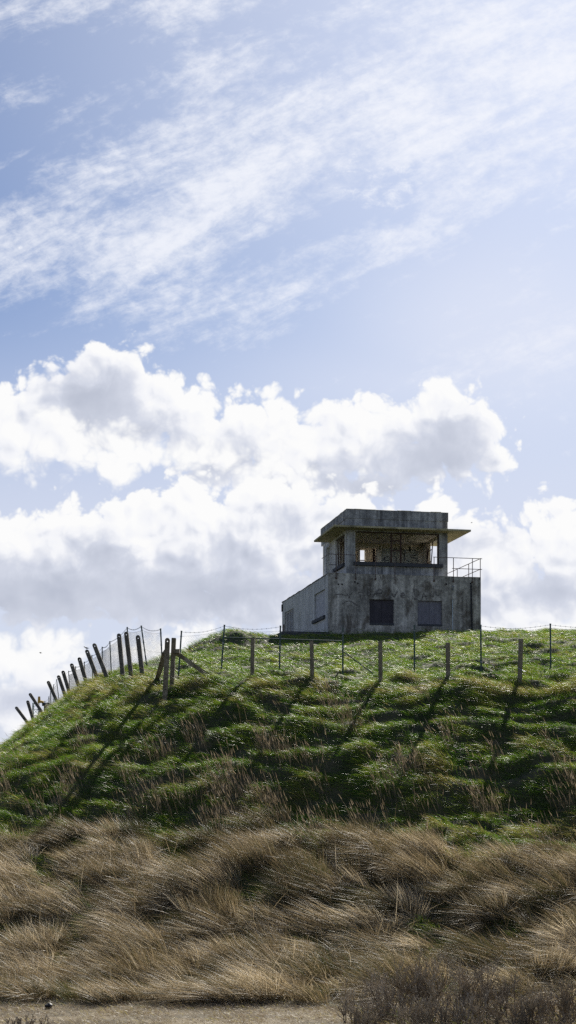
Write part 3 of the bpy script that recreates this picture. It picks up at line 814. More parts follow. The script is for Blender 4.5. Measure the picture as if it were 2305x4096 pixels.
part_w = wall_mesh("partition_wall", 'x', U0 + 0.25, U1 - 0.25, Z0, Z1, 4.88, 5.0, [(2.96, 3.98, 3.2, 5.47), (2.62, 2.86, 4.3, 5.33)], M_PLASTER, bld)
boxes("lookout_floor", [((U0 + 0.25, V0 + 0.25, 3.065), (U1 - 0.25, V1 - 0.25, 3.15))], M_FLOOR, bld)
boxes("window_bar", [((3.42, V1 - 0.15, 4.98), (3.70, V1 - 0.1, 5.03))], M_RUST, bld)
boxes("door_jamb", [((3.80, 5.02, 3.2), (3.92, 5.10, 5.45))], M_RUST, bld)
# sills
boxes("sill", [((1.55, 0.66, 3.79), (6.65, 0.797, 3.985))], M_SILL, uf, 0.012)
boxes("sill", [((U0 - 0.13, 1.28, 3.80), (U0 + 0.0, 3.72, 3.985))], M_SILL, ul, 0.012)
# roof: canopy slab + parapet
boxes("canopy", [((0.31, 0.10, 5.745), (8.07, 5.16, 5.85))], M_CANOPY, bld, 0.012)
boxes("ceiling_bounce_plate", [((U0 + 0.26, V0 + 0.26, 5.728), (U1 - 0.26, 4.87, 5.742))], M_PLASTER, bld)  # pale ceiling plate added under the canopy to bounce light into the room
boxes("lookout_ceiling", [((U0, 5.165, 5.745), (U1, 6.70, 5.85))], M_PLASTER, bld)
b = MB(); b.box((1.20, 0.80, 5.853), (6.95, 7.18, 6.36)); b.build("parapet", M_UPPER, bld)
b = MB(); b.box((1.17, 0.77, 6.363), (6.98, 7.21, 6.85)); b.build("parapet_band", M_UPPER, bld, 0.01)
e = MB(); u = 1.17
while u < 6.9:
    l = r_.uniform(0.2, 0.8); e.box((u, 0.765, 6.852), (min(u + l, 6.98), 1.0, 6.852 + r_.uniform(0.012, 0.04))); u += l + 0.004
v = 1.02
while v < 7.1:
    l = r_.uniform(0.2, 0.8); e.box((1.165, v, 6.852), (1.4, min(v + l, 7.2), 6.852 + r_.uniform(0.012, 0.05))); v += l + 0.004
e.build("roof_felt_edge", M_CANOPY, bld)

# remaining steel window frames
fr = MB()
fr.box((1.67, 0.88, 5.62), (6.46, 0.93, 5.665)); fr.box((6.405, 0.88, 4.0), (6.455, 0.93, 5.62)); fr.box((1.675, 0.88, 4.0), (6.4, 0.93, 4.03))
for u in (3.70, 4.24): fr.box((u, 0.87, 4.03), (u + 0.075, 0.94, 5.62))
for z in (4.66, 5.20): fr.box((3.775, 0.885, z), (4.24, 0.925, z + 0.06))
fr.build("window_frame", M_RUST, uf)
fs = MB()
fs.box((1.30, 1.352, 5.57), (1.34, 3.528, 5.615)); fs.tube([(1.32, 3.44, 5.57), (1.24, 2.9, 4.02)], 0.03, 6); fs.tube([(1.32, 2.6, 5.57), (1.25, 2.45, 4.02)], 0.025, 6); fs.tube([(1.32, 1.9, 5.57), (1.28, 1.85, 4.02)], 0.03, 6)
fs.tube([(1.31, 1.45, 5.57), (1.31, 1.45, 4.02)], 0.025, 6)
fs.build("window_frame", M_RUST, ul)
b = MB(); b.tube([(6.55, 2.9, 5.5), (6.45, 3.15, 4.02)], 0.03, 6); b.tube([(6.6, 2.4, 5.5), (6.55, 2.62, 4.02)], 0.03, 6)
for z, s in ((5.05, 0.0), (4.4, 0.05)): b.tube([(6.5, 3.02 + s, z - 0.02), (6.57, 2.5 + s, z + 0.04)], 0.025, 6)
b.tube([(6.72, 3.84, 4.02), (6.72, 3.84, 5.54)], 0.035, 6); b.build("casement", M_RUST, bld)
dj = boxes("doorway_frame", [((1.17, 4.56, 3.2), (1.30, 4.638, 5.6)), ((1.17, 5.752, 3.2), (1.30, 5.84, 5.6)), ((1.17, 4.642, 5.505), (1.30, 5.748, 5.6))], M_WOODP, bld)
boxes("door_leaf", [((1.36, 4.66, 3.16), (1.40, 5.73, 5.49))], M_SIDE, dj)
boxes("hanging_duct", [((2.45, 4.80, 4.2), (2.62, 4.87, 5.3))], M_BLACK, bld)
boxes("cable_box", [((5.95, 4.83, 5.35), (6.02, 4.875, 5.6))], M_BLACK, bld)

# railing on the roof of the lower storey
rl = empty("railing"); rl.parent = bld
def bar(p, q, r=0.019, n='rail'):
    b = MB(); b.tube([p, q], r, 6); return b.build(n, M_RAIL, rl)
for u, zt in ((0.40, 4.22), (1.48, 4.22), (2.59, 4.24), (3.68, 4.08), (5.90, 4.24), (7.01, 4.23), (8.10, 4.24)):
    bar((u, -0.03, 2.93), (u, -0.03, zt), 0.022, 'rail_post')
for u in (1.48, 2.59, 5.9, 7.01, 8.1, 0.4):
    b = MB(); b.box((u - 0.05, -0.022, 2.9), (u + 0.05, -0.002, 3.0)); b.build('bracket', M_RUST, rl)
bar((-0.02, -0.03, 4.24), (1.50, -0.03, 4.22)); bar((-0.02, -0.03, 4.24), (-0.02, 1.6, 4.24)); bar((-0.02, -0.03, 3.66), (0.45, -0.03, 3.66))
bar((5.85, -0.03, 4.25), (8.66, -0.03, 4.24)); bar((6.93, -0.03, 3.66), (8.66, -0.03, 3.65))
bar((8.56, -0.02, 3.1), (8.56, -0.02, 4.24), 0.022, 'rail_post')
bar((8.56, -0.10, 4.245), (8.56, 7.5, 4.24)); bar((8.56, -0.10, 3.66), (8.56, 7.5, 3.65))
for v in (1.9, 3.9, 5.9, 7.5): bar((8.56, v, 3.1), (8.56, v, 4.24), 0.022, 'rail_post')

# graffiti
fp = lambda a, z, o=0.0: (a, -0.004 - o, z)
g1 = [[(2.17, 2.35), (2.45, 1.92), (2.62, 2.30)], [(2.15, 2.12), (2.5, 2.12), (2.95, 2.22)], [(2.66, 2.02), (2.70, 2.42), (2.98, 2.36), (2.92, 2.18), (2.7, 2.16), (2.98, 1.98)],
      [(3.22, 2.18), (3.10, 2.0), (3.25, 1.94), (3.38, 2.1), (3.40, 1.94)], [(3.52, 2.22), (3.62, 1.96), (3.82, 2.32)], [(4.02, 2.08), (4.22, 2.10), (4.18, 2.26), (4.02, 2.2), (4.05, 1.98), (4.24, 2.0)]]
strokes("graffiti", g1, 0.075, M_INK, wf, fp)
g2 = [[(4.75, 2.42), (4.85, 2.02), (5.1, 2.2), (4.98, 2.44), (4.72, 2.44)], [(5.2, 1.9), (5.32, 2.32), (5.48, 1.92)], [(5.22, 2.06), (5.5, 2.1)], [(5.62, 2.0), (5.66, 2.3), (5.86, 2.0), (5.9, 2.36)], [(5.98, 2.4), (6.12, 2.06), (6.35, 2.48)], [(4.76, 1.94), (4.95, 1.86), (4.9, 2.0), (4.76, 1.94)]]
strokes("graffiti", g2, 0.065, M_INK, wf, fp)
g3 = [[(0.75, 1.55), (0.95, 1.72), (1.2, 1.74), (1.5, 1.55), (1.7, 1.42)], [(1.0, 2.12), (1.15, 1.9)], [(1.3, 2.2), (1.1, 1.9)], [(1.62, 2.22), (2.0, 2.2)], [(1.75, 2.1), (1.8, 1.7), (1.95, 2.1)], [(0.35, 2.05), (0.7, 2.1), (1.0, 2.0)]]
strokes("graffiti", g3, 0.06, M_INK, wf, fp)
pp = lambda a, z, o=0.0: (a, 4.874 - o, z)
# pale painted letters on the plaster
outl = [(4.25, 4.3), (4.3, 5.42), (4.8, 5.5), (5.25, 5.48), (5.7, 5.44), (6.05, 5.46), (6.4, 5.40), (6.55, 5.2), (6.45, 5.0), (6.5, 4.8), (6.42, 4.55), (6.3, 4.3)]
V = [(a, 4.872, z) for a, z in outl] + [(a, 4.8795, z) for a, z in outl]
n_ = len(outl); mesh_np("graffiti_fill", V, [tuple(range(n_))[::-1], tuple(range(n_, 2 * n_))] + [(i, (i + 1) % n_, n_ + (i + 1) % n_, n_ + i) for i in range(n_)], M_FILL, part_w)
pg = lambda a, z, o=0.0: (a, 4.866 - o, z)
big = [[(4.32, 4.75), (4.55, 5.0), (4.75, 5.0), (4.85, 4.5)], [(4.45, 4.98), (4.48, 4.5)], [(4.5, 4.78), (4.72, 4.78)], [(5.15, 4.35), (5.18, 5.0), (5.0, 5.02), (5.1, 5.3)], [(5.4, 5.2), (5.72, 5.2), (5.55, 4.35)], [(5.7, 5.35), (5.6, 4.9), (5.95, 4.75), (6.15, 4.72)],
       [(6.35, 5.4), (6.45, 5.25), (6.3, 5.1), (6.0, 5.14), (6.02, 5.02), (6.3, 4.98), (6.48, 4.8), (6.4, 4.5), (6.3, 4.35)], [(5.0, 5.44), (5.5, 5.46), (5.75, 5.38)], [(5.85, 5.42), (6.2, 5.46), (6.5, 5.3)]]
strokes("graffiti", big, 0.045, M_INKB, part_w, pg)
small = [[(4.16, 5.36), (4.16, 5.62), (4.27, 5.60), (4.18, 5.5), (4.28, 5.44), (4.16, 5.36)], [(4.48, 5.62), (4.34, 5.61), (4.34, 5.37), (4.48, 5.38)], [(4.34, 5.5), (4.44, 5.5)], [(4.55, 5.36), (4.56, 5.61), (4.70, 5.38), (4.71, 5.62)],
         [(4.98, 5.58), (4.86, 5.55), (4.86, 5.40), (4.98, 5.38)], [(5.05, 5.38), (5.12, 5.6), (5.2, 5.38)], [(5.26, 5.6), (5.42, 5.6)], [(5.34, 5.6), (5.34, 5.38)], [(5.5, 5.38), (5.5, 5.6), (5.62, 5.6)], [(5.5, 5.48), (5.6, 5.48)],
         [(4.18, 5.22), (4.26, 5.28), (4.32, 5.2), (4.18, 5.02), (4.34, 5.02)], [(6.4, 5.5), (6.5, 5.62), (6.55, 5.48), (6.42, 5.42)]]
strokes("graffiti", small, 0.028, M_INKG, part_w, pg)

# concrete apron beside the building
apron = boxes("concrete_apron", [((-2.6, -0.2, -0.7), (-0.03, 7.0, 0.02))], M_SILL, None, 0.03)
apron.location = B0; apron.rotation_euler = (0, 0, BYAW)
tag(apron, "low dark concrete apron slab at the foot of the pale side wall", "slab")
# ------------------------------------------------------------------ old concrete fence posts
def zland(x, y): return float(land(np.array([x]), np.array([y]))[0])

def post_mesh(base, top, w, dpt, rounded, hole, mat, extend=0.45):
    base = Vector(base); top = Vector(top); ax = (top - base); Lh = ax.length; ax.normalize()
    y = Vector((0, 1, 0)); y = (y - ax * y.dot(ax)).normalized(); x = y.cross(ax)
    h = w / 2; prof = []
    if rounded:
        for k in range(9):
            t = math.pi * k / 8; prof.append((h * math.cos(t), Lh - h + h * math.sin(t)))
    else:
        prof = [(h, Lh - 0.01), (h - 0.01, Lh), (-h + 0.01, Lh), (-h, Lh - 0.01)]
    b = MB()
    def solid(poly):
        n = len(poly); V = [base + x * a + ax * z + y * s for s in (-dpt / 2, dpt / 2) for a, z in poly]
        b.add(V, [tuple(range(n))[::-1] if False else tuple(range(n)), tuple(range(2 * n - 1, n - 1, -1))] + [(i, n + i, n + (i + 1) % n, (i + 1) % n) for i in range(n)])
    if hole:
        hz = Lh - h - 0.03; r = 0.022
        solid([(-h, -extend), (h, -extend), (h, hz - r), (-h, hz - r)])
        solid([(-h, hz - r), (-r, hz - r), (-r, hz + r), (-h, hz + r)]); solid([(r, hz - r), (h, hz - r), (h, hz + r), (r, hz + r)])
        solid([(-h, hz + r), (h, hz + r)] + prof)
    else:
        solid([(-h, -extend), (h, -extend)] + prof)
    return b

def conc_post(bx, tx, ty, Y, label, group, w=0.125, rounded=True, hole=True, mat=None, by=None, tilt_y=0.0):
    mat = mat or M_POSTD
    x = (bx - CXP) / FPX * Y
    z = zland(x, Y)
    top = at(tx, ty, Y + tilt_y); base = Vector((x, Y, z))
    b = post_mesh(base, top, w, w * 0.95, rounded, hole, mat)
    V = [tuple(Vector(v) - base) for v in b.v]
    o = mesh_np("concrete_post", V, b.f, mat)
    o.location = base
    m = o.modifiers.new('bevel', 'BEVEL'); m.width = 0.008; m.segments = 1; m.limit_method = 'ANGLE'
    tag(o, label, "post", group)
    # bolt holes down the face
    if hole:
        ax = (top - base); L = ax.length
        for k, f in enumerate((0.72, 0.52, 0.33, 0.16)):
            p = (ax * f); c = MB(); c.tube([p + Vector((0, -w * 0.478, 0)), p + Vector((0, -w * 0.46, 0))], 0.016, 8)
            c.build("bolt_hole", M_DARKIN, o)
    return o, base, top

D = 1.5897  # display px -> photo px
front = [(635, 636, 1605, 41.6, "squared concrete post standing right of the slanted strut's foot"),
         (786, 784, 1612, 40.7, "squared concrete post in front of the green brace rail, below the building's pale side"),
         (958, 957, 1613, 40.2, "squared concrete post at the lower end of the green diagonal brace"),
         (1128, 1127, 1617, 39.8, "shortest squared concrete post, below the lighter boarded window"),
         (1308, 1311, 1608, 39.2, "squared concrete post with a loose white wire loop, beyond the building's right end")]
for i, (bx, tx, ty, Y, lab) in enumerate(front):
    o, base, top = conc_post(bx * D, tx * D, ty * D, Y, lab, "upright concrete posts along the front", 0.125, False, False, M_POST)
    if i == 4:
        c = MB(); ax = top - base
        pts = [ax * 0.28 + Vector((0.075 * math.cos(t) + (0.12 if math.cos(t) > 0 else 0) * math.cos(t), 0.075 * math.sin(t), -0.06 * math.cos(t))) for t in np.linspace(0, 2 * math.pi, 20)]
        c.tube(pts, 0.006, 5); c.build("wire_loop", M_PALE, o)
# corner pair, each with its strut
o1, b1, t1 = conc_post(660, 671, 2552, 40.6, "round-topped concrete corner post, left one of the upright pair", "concrete corner posts", 0.15, True, True, M_POST)
o2, b2, t2 = conc_post(687, 696, 2552, 41.1, "square-topped concrete corner post with a long strut to its right", "concrete corner posts", 0.14, False, False, M_POST)
def strut(o, p, q, w, mat):
    b = post_mesh(p, q, w, w, False, False, mat, 0.1)
    ob = mesh_np("strut", [tuple(Vector(v) - o.location) for v in b.v], b.f, mat, o); return ob
sx, sy = (855 - CXP) / FPX * 41.6, 41.6
strut(o2, (sx, sy, zland(sx, sy) - 0.02), at(703, 2610, 41.12), 0.13, M_POST)
sx, sy = (632 - CXP) / FPX * 42.4, 42.4
strut(o1, (sx, sy, zland(sx, sy) - 0.02), at(661, 2608, 40.75), 0.13, M_POST)
c = MB(); c.box((-0.10, -0.09, -0.06), (0.10, 0.09, 0.07)); cc_ = c.build("strut_cap", M_POST, o2); cc_.location = at(706, 2606, 41.02) - o2.location

# leaning row along the left edge (zoomed-crop pixels: /1.8125)
zc = lambda x, y: (x / 1.8125, 2450 + y / 1.8125)
left = [((1036, 440), (1000, 165), "leaning concrete post nearest to the corner pair"),
        ((958, 437), (915, 140), "tallest leaning concrete post, its top overlapping a green post"),
        ((893, 432), (863, 153), "nearly upright concrete post left of the tallest one"),
        ((783, 502), (681, 225), "long concrete post leaning left, first one right of the perched bird's post"),
        ((708, 525), (628, 270), "leaning concrete post with a small bird perched on its top"),
        ((643, 552), (574, 326), "leaning concrete post next down the slope from the bird's post"),
        ((588, 580), (518, 370), "leaning concrete post, second down the slope from the bird's post"),
        ((527, 612), (456, 422), "leaning concrete post, right one of a close pair"),
        ((487, 640), (423, 456), "leaning concrete post, left one of a close pair"),
        ((434, 668), (348, 497), "strongly leaning concrete post standing apart below the close pair"),
        ((342, 722), (215, 586), "concrete post tipped halfway over in front of the far yellow beacon"),
        ((252, 756), (200, 638), "short leaning concrete post left of the far beacon"),
        ((228, 786), (115, 684), "lowest concrete post, toppled almost flat towards the left")]
def solve_Y(px, off, lo=41.5, hi=98.0):
    k = (px - CXP) / FPX
    f = lambda y: k * y - (np.interp(y, LX, LV) + off)
    ys = np.linspace(lo, hi, 800); v = np.abs([f(y) for y in ys]); return float(ys[int(np.argmin(v))])
posts_left = []
for (b_, t_, lab) in left:
    bx, by = zc(*b_); tx, ty = zc(*t_)
    Y = solve_Y(bx, 0.15)
    o, ba, to = conc_post(bx, tx, ty, Y, lab, "leaning concrete posts down the left edge", 0.15 + 0.0011 * max(0.0, Y - 45), True, True, M_POSTD)
    posts_left.append((Y, ba, to, by))
    print("left post Y %.1f base z %.2f photo z %.2f len %.2f" % (Y, ba.z, CAMZ + (HOR - by) / FPX * Y, (to - ba).length))

# ------------------------------------------------------------------ green chain link fences
def make_fence(name, label, pts, tops, meshH):
    """pts: base points; tops: top points; one panel between each two posts"""
    root = empty(name, pts[0]); o0 = Vector(pts[0])
    tag(root, label, "fence")
    for p, t in zip(pts, tops):
        p = Vector(p) - o0; t = Vector(t) - o0
        b = MB(); ax = (t - p).normalized(); b.tube([p - ax * 0.4, t], 0.027, 8)
        b.tube([t - ax * 0.02, t + ax * 0.012], 0.031, 8)
        po = b.build("fence_post", M_GREENP, root, smooth=False)
        for f in (0.25, 0.62, 0.9):
            c = MB(); q = p + (t - p) * f; c.tube([q - ax * 0.02, q + ax * 0.02], 0.034, 8); c.build("clip", M_WIRE, po)
    for i in range(len(pts) - 1):
        p0, p1 = Vector(pts[i]) - o0, Vector(pts[i + 1]) - o0; t0, t1 = Vector(tops[i]) - o0, Vector(tops[i + 1]) - o0
        h0, h1 = (t0 - p0).length, (t1 - p1).length; a0, a1 = (t0 - p0).normalized(), (t1 - p1).normalized()
        Wd = (p1 - p0).length; Hh = meshH
        def S(s, t):
            f = s / Wd
            lo = p0.lerp(p1, f); lo.z = zland(lo.x + o0.x, lo.y + o0.y) - o0.z + 0.02 if 0.02 < f < 0.98 else lo.z
            hi = (p0 + a0 * (h0 * 0.90)).lerp(p1 + a1 * (h1 * 0.90), f); hi.z -= 0.05 * math.sin(math.pi * f)
            return lo.lerp(hi, t / Hh)
        b = MB(); step = 0.085; k = -Hh
        while k < Wd:
            for sg in (1, -1):
                q = []
                for t in np.linspace(0, Hh, 6):
                    s = k + t if sg > 0 else k + Hh - t
                    if 0 <= s <= Wd: q.append(S(s, t))
                if len(q) >= 2: b.tube(q, 0.0014, 3)
            k += step
        b.build("wire_mesh", M_MESHW, root)
        c = MB()
        for f in (0.9, 0.45, 0.06):
            c.tube([S(s, Hh * f / 0.9) for s in np.linspace(0, Wd, 9)], 0.003, 4)
        c.build("line_wire", M_WIRE, root)
        d = MB(); q = []
        for s in np.linspace(0, 1, 9):
            a = t0.lerp(t1, s) - Vector((0, 0, 0.03 + 0.10 * math.sin(math.pi * s))); q.append(a)
        d.tube(q, 0.004, 4)
        nb = max(3, int(Wd / 0.16)); dirv = (t1 - t0).normalized()
        for k in range(1, nb):
            s = k / nb; a = t0.lerp(t1, s) - Vector((0, 0, 0.03 + 0.10 * math.sin(math.pi * s)))
            d.tube([a + Vector((0.012, 0, 0.022)), a - Vector((0.012, 0, 0.022))], 0.003, 3); d.tube([a + Vector((0.014, 0.02, -0.02)), a - Vector((0.014, 0.02, -0.02))], 0.003, 3)
        d.build("barbed_wire", M_WIRE, root)
    return root, o0

fr_px = [(448, 457, 1588, 43.6), (557, 565, 1573, 44.2), (703, 706, 1575, 44.0), (863, 863, 1580, 43.6), (1043, 1043, 1574, 43.2), (1211, 1210, 1573, 42.8), (1386, 1385, 1570, 42.4), (1565, 1565, 1568, 42.0), (1750, 1750, 1566, 41.6)]
pts, tops = [], []
for bx, tx, ty, Y in fr_px:
    x = (bx * D - CXP) / FPX * Y; pts.append((x, Y, zland(x, Y))); tops.append(at(tx * D, ty * D, Y))
    print("front green h %.2f" % (tops[-1].z - pts[-1][2]))
fence1, fo = make_fence("chain_link_fence", "green chain link fence with barbed wire along the front of the hilltop", pts, tops, 1.45)
def rail(name, p, q, r):
    b = MB(); b.tube([Vector(p) - fo, Vector(q) - fo], r, 8); b.build(name, M_GREENP, fence1)
rail("brace_rail", at(557 * D + 8, 1604 * D, 44.2), at(706 * D, 1608 * D, 44.0), 0.02)
rail("brace_rail", at(706 * D, 1608 * D, 44.0), at(863 * D, 1613 * D, 43.6), 0.02)
gx_, gy_ = (954 * D - CXP) / FPX * 42.9, 42.9
rail("diagonal_brace", at(863 * D, 1638 * D, 43.6), (gx_, gy_, zland(gx_, gy_)), 0.02)

lf = [((1180, 360), (1165, 118)), ((1068, 400), (1025, 97)), ((935, 420), (923, 107)), ((812, 490), (797, 210)), ((742, 500), (742, 250)), ((676, 530), (667, 310)), ((624, 562), (612, 358)), ((570, 592), (548, 392)),
      ((512, 620), (498, 424)), ((440, 660), (411, 485)), ((392, 690), (390, 522)), ((374, 700), (367, 571)), ((357, 712), (355, 610)), ((328, 730), (326, 642))]
pts2, tops2 = [pts[0]], [tops[0]]
for b_, t_ in lf:
    bx, by = zc(*b_); tx, ty = zc(*t_)
    Y = solve_Y(bx, 1.6); Y = max(Y, pts2[-1][1] + 1.6)
    x = (bx - CXP) / FPX * Y; z = zland(x, Y); tp = at(tx, ty, Y)
    if tp.z - z < 1.0: tp.z = z + 1.0
    pts2.append((x, Y, z)); tops2.append(tp)
    print("left green Y %.1f h %.2f" % (Y, tp.z - z))
make_fence("chain_link_fence", "chain link fence running back along the left edge behind the leaning concrete posts", pts2[1:], tops2[1:], 1.45)
fence2 = [o for o in bpy.data.objects if o.name.startswith("chain_link_fence")][-1]

# far sagging end of the fence on the left
# ------------------------------------------------------------------ low kerb wall at the right
r_ = random.Random(8); b = MB(); x = 11.45
while x < 17.5:
    l = r_.uniform(0.35, 0.8); y0 = 56 - 0.1 * (x - 11.4) + r_.uniform(-.03, .03); zb = zland(x + l / 2, 56)
    b.box((x, y0, zb - 0.5), (x + l, y0 + 0.4, max(zb + 0.12, 9.97) + r_.uniform(-0.02, 0.035))); x += l + 0.012
lw = b.build("low_wall", M_POSTD, None, 0.02); tag(lw, "low row of weathered concrete blocks in the grass right of the building", "wall")

# ------------------------------------------------------------------ far beacon beyond the hill
bx0, by0 = (144 - CXP) / FPX * 400, 400.0
bea = empty("beacon_tower", (bx0, by0, 0)); tag(bea, "far lattice beacon tower with a yellow head seen through the fence", "tower")
b = MB(); Hm = 23.0
leg = lambda sx, sy, z: Vector((sx * (1.7 - 0.9 * z / Hm), sy * (1.7 - 0.9 * z / Hm), z))
for sx in (-1, 1):
    for sy in (-1, 1): b.tube([leg(sx, sy, 0), leg(sx, sy, Hm)], 0.12, 4)
for k in range(12):
    z0, z1 = Hm * k / 12, Hm * (k + 1) / 12
    for (p, q) in (((-1, -1), (1, -1)), ((1, -1), (1, 1)), ((1, 1), (-1, 1)), ((-1, 1), (-1, -1))):
        b.tube([leg(*p, z0), leg(*q, z1)], 0.06, 3); b.tube([leg(*p, z1), leg(*q, z1)], 0.06, 3)
M_PGREEN = simple_mat("pale green paint", (0.16, 0.24, 0.19), 0.6, 0, 0.2, 2)
M_YEL = simple_mat("yellow paint", (0.55, 0.33, 0.05), 0.6, 0, 0.2, 2)
b.build("lattice", M_PGREEN, bea)
b = MB(); b.tube([(1.0, 0, Hm), (1.0, 0, Hm + 2.0)], 0.5, 8, 0.35); b.tube([(0.9, 0, Hm + 0.6), (2.4, 0, Hm + 0.2)], 0.4, 8); b.build("beacon_head", M_YEL, bea)
b = MB(); b.box((2.0, -0.6, Hm - 0.9), (4.2, 0.6, Hm + 0.1)); b.tube([(3.0, 0, Hm), (5.6, 0, Hm - 0.6)], 0.14, 5); b.build("lamp_bracket", M_BLACK, bea)
b = MB(); b.tube([(3.0, 0, 0), (3.0, 0, Hm - 0.6)], 0.75, 8, 0.55); b.build("mast", M_BLACK, bea)
b = MB(); b.box((0.2, -2, 0), (7.4, 2, 17.2)); b.box((0.4, -1.6, 17.2), (4.8, 1.6, 18.8)); b.build("machine_house", M_BLACK, bea, 0.1)

# ------------------------------------------------------------------ birds
def bird(name, loc, size, flying, label, group=None, rz=0.0):
    b = MB()
    N, Mr = 8, 7
    V = []; F = []
    for i in range(Mr):
        t = i / (Mr - 1); r = 0.20 * math.sin(math.pi * min(0.98, max(0.02, t)) ** 0.8)
        for k in range(N):
            a = 2 * math.pi * k / N; V.append(((t - 0.45), r * math.cos(a) * 0.9, r * math.sin(a) + (0.22 * (0.45 - t) if not flying else 0)))
    for i in range(Mr - 1):
        for k in range(N): F.append((i * N + k, i * N + (k + 1) % N, (i + 1) * N + (k + 1) % N, (i + 1) * N + k))
    b.add(V, F)
    b.tube([(-0.40, 0, 0.12), (-0.52, 0, 0.30), (-0.60, 0, 0.34)], 0.12, 8, 0.10)
    b.tube([(-0.66, 0, 0.34), (-0.84, 0, 0.31)], 0.035, 5, 0.008)
    b.add([(0.45, -0.1, 0.0), (0.45, 0.1, 0.0), (0.85, 0.13, -0.10), (0.85, -0.13, -0.10), (0.45, 0, 0.05)], [(0, 1, 2, 3), (0, 3, 4), (1, 4, 2), (3, 2, 4)])
    if flying:
        for s in (-1, 1):
            b.add([(-0.2, s * 0.12, 0.08), (0.2, s * 0.12, 0.06), (0.12, s * 0.7, 0.38), (-0.18, s * 0.7, 0.40), (0.25, s * 1.35, 0.22), (0.10, s * 1.38, 0.23), (0.0, s * 0.4, 0.2)], [(0, 1, 2, 3), (3, 2, 4, 5), (0, 1, 6)])
    else:
        for s in (-1, 1):
            b.add([(-0.25, s * 0.19, 0.1), (0.15, s * 0.22, -0.05), (0.62, s * 0.10, -0.10), (0.1, s * 0.17, 0.14)], [(0, 1, 2, 3)])
            b.tube([(0.0, s * 0.07, -0.15), (0.02, s * 0.07, -0.36)], 0.025, 4)
    b.v = [tuple(c * size for c in v) for v in b.v]
    o = b.build(name, M_BLACK, None, smooth=False); o.location = loc; o.rotation_euler = (0, 0, rz)
    tag(o, label, "bird", group); return o
p5 = posts_left[4][2]
bird("perched_bird", (p5.x, p5.y, p5.z + 0.075), 0.16, False, "small dark bird perched on a leaning concrete post", None, 0.3)
bird("flying_bird", at(163, 2612, 120), 0.19, True, "tiny dark bird flying low over the left fence posts", "birds in the sky", 0.5)
bird("flying_bird", at(1887, 2091, 150), 0.15, True, "tiny dark bird flying to the right of the building's roof", "birds in the sky", 2.4)

# ------------------------------------------------------------------ plank and stone at the foot
px, py = (2290 - CXP) / FPX * 27.9, 27.9
M_PLANK = simple_mat("silvered plank", (0.36, 0.33, 0.29), 0.8, 0, 0.25, 10)
b = MB(); n = 6
for k in range(n): b.box((-0.45 + 0.9 * k / n + (0.0005 if k else 0), -0.055 + 0.004 * (k % 2), -0.014), (-0.45 + 0.9 * (k + 1) / n, 0.055 + 0.003 * (k % 3), 0.014))
pl = b.build("plank", M_PLANK, None, 0.004)
pl.location = at(2303, 3850, 25.4); pl.rotation_euler = (0.2, math.radians(40), math.radians(-10)); tag(pl, "weathered grey plank lying tilted in the grass at the right edge", "plank")
bm = bmesh.new(); bmesh.ops.create_icosphere(bm, subdivisions=3, radius=0.075)
for v in bm.verts: v.co *= 1 + 0.22 * math.sin(v.co.x * 40 + 1) * math.cos(v.co.y * 37) + 0.12 * math.sin(v.co.z * 60); v.co.z *= 0.75
me = bpy.data.meshes.new("stone"); bm.to_mesh(me); bm.free(); me.materials.append(M_BLACK)
st = link(bpy.data.objects.new("stone", me)); sy = 23.2; sx = (195 - CXP) / FPX * sy; st.location = (sx, sy, zland(sx, sy) + 0.05); tag(st, "dark round stone lying on the sandy track", "stone")

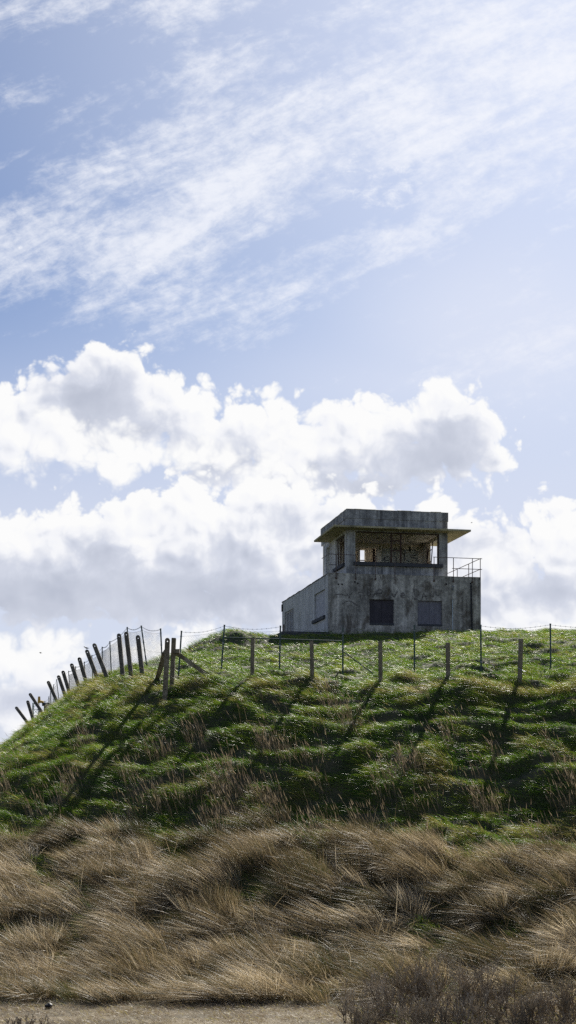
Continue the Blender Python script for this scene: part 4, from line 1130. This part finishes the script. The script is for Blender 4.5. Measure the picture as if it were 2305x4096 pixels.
# ------------------------------------------------------------------ bare twiggy shrubs
M_TWIG = simple_mat("bare twigs", (0.19, 0.155, 0.110), 0.7, 0, 0.5, 3)
M_TWIG2 = simple_mat("grey twigs", (0.31, 0.26, 0.19), 0.6, 0, 0.4, 3)
def shrub(px, py_top, Y, width, label, seed, dens=1.0):
    R = random.Random(seed)
    x0 = (px - CXP) / FPX * Y; z0 = zland(x0, Y)
    Hs = CAMZ + (HOR - py_top) / FPX * Y - z0
    stems_, twigs = MB(), MB()
    def grow(p, d, L, r, lvl, out):
        n = 3; pts = [p]
        for i in range(n):
            d = (d + Vector((R.gauss(0, .16), R.gauss(0, .16), R.gauss(0.06, .10)))).normalized(); pts.append(pts[-1] + d * L / n)
        out.tube(pts, r, 3 if lvl else 4, r * 0.55)
        if lvl < 3:
            for k in range((5, 4, 3)[lvl]):
                t = R.uniform(0.12 if lvl == 0 else 0.25, 1.0); i = min(n - 1, int(t * n)); q = pts[i].lerp(pts[i + 1], t * n - i)
                nd = (d + Vector((R.gauss(-.08, .55), R.gauss(0, .55), R.uniform(0.0, .55)))).normalized()
                grow(q, nd, L * R.uniform(0.38, 0.62), max(r * 0.55, 0.0036), lvl + 1, twigs if lvl >= 1 else stems_)
    for k in range(int(11 * dens * (1.5 if py_top > 3995 else 1.0))):
        a = R.uniform(0, 2 * math.pi); rr = width * 0.5 * math.sqrt(R.random())
        p = Vector((rr * math.cos(a), rr * 0.6 * math.sin(a), -0.03))
        d = Vector((math.cos(a) * 0.35 * rr / width + R.gauss(0, .12), math.sin(a) * 0.3 + R.gauss(0, .12), 1)).normalized()
        grow(p, d, Hs * R.uniform(0.5, 0.86), R.uniform(0.008, 0.014), 0, stems_)
    root = empty("bare_shrub", (x0, Y, z0)); tag(root, label, "shrub", "bare shrubs beside the track")
    stems_.build("branches", M_TWIG, root); twigs.build("twigs", M_TWIG2 if seed % 3 else M_TWIG, root)
shr = [       (1470, 3970, 21.8, 0.8, "low sparse bare shrub, leftmost of the right-hand thicket"),
       (1560, 3905, 22.3, 0.8, "bare shrub of middling height in the thicket's left half"),
       (1680, 3855, 22.6, 0.8, "tall bare shrub rising left of the thicket's middle"),
       (1790, 3850, 22.2, 0.9, "tallest bare shrub in the middle of the thicket"),
       (1900, 3850, 22.7, 0.8, "tall bare shrub just right of the thicket's tallest one"),
       (2000, 3905, 22.1, 0.9, "wide bare shrub in the thicket's right half"),
       (2110, 3960, 21.7, 0.8, "lower bare shrub near the thicket's right gap"),
       (2215, 3975, 22.3, 0.7, "bare shrub below the pale dry grass at the right"),
       (2310, 3945, 21.9, 0.8, "bare shrub cut by the right edge of the view"),
       (1560, 4000, 21.3, 1.2, "short dense bare shrub in front of the thicket's left half"),
       (1850, 3996, 21.2, 1.3, "short dense bare shrub in front of the thicket's tallest one"),
       (2120, 4010, 21.2, 1.2, "short dense bare shrub in front of the thicket's right half"),
       (95, 4068, 21.4, 0.9, "very low bare shrub alone at the left end of the track")]
for i, s in enumerate(shr): shrub(*s, seed=40 + i, dens=1.4)
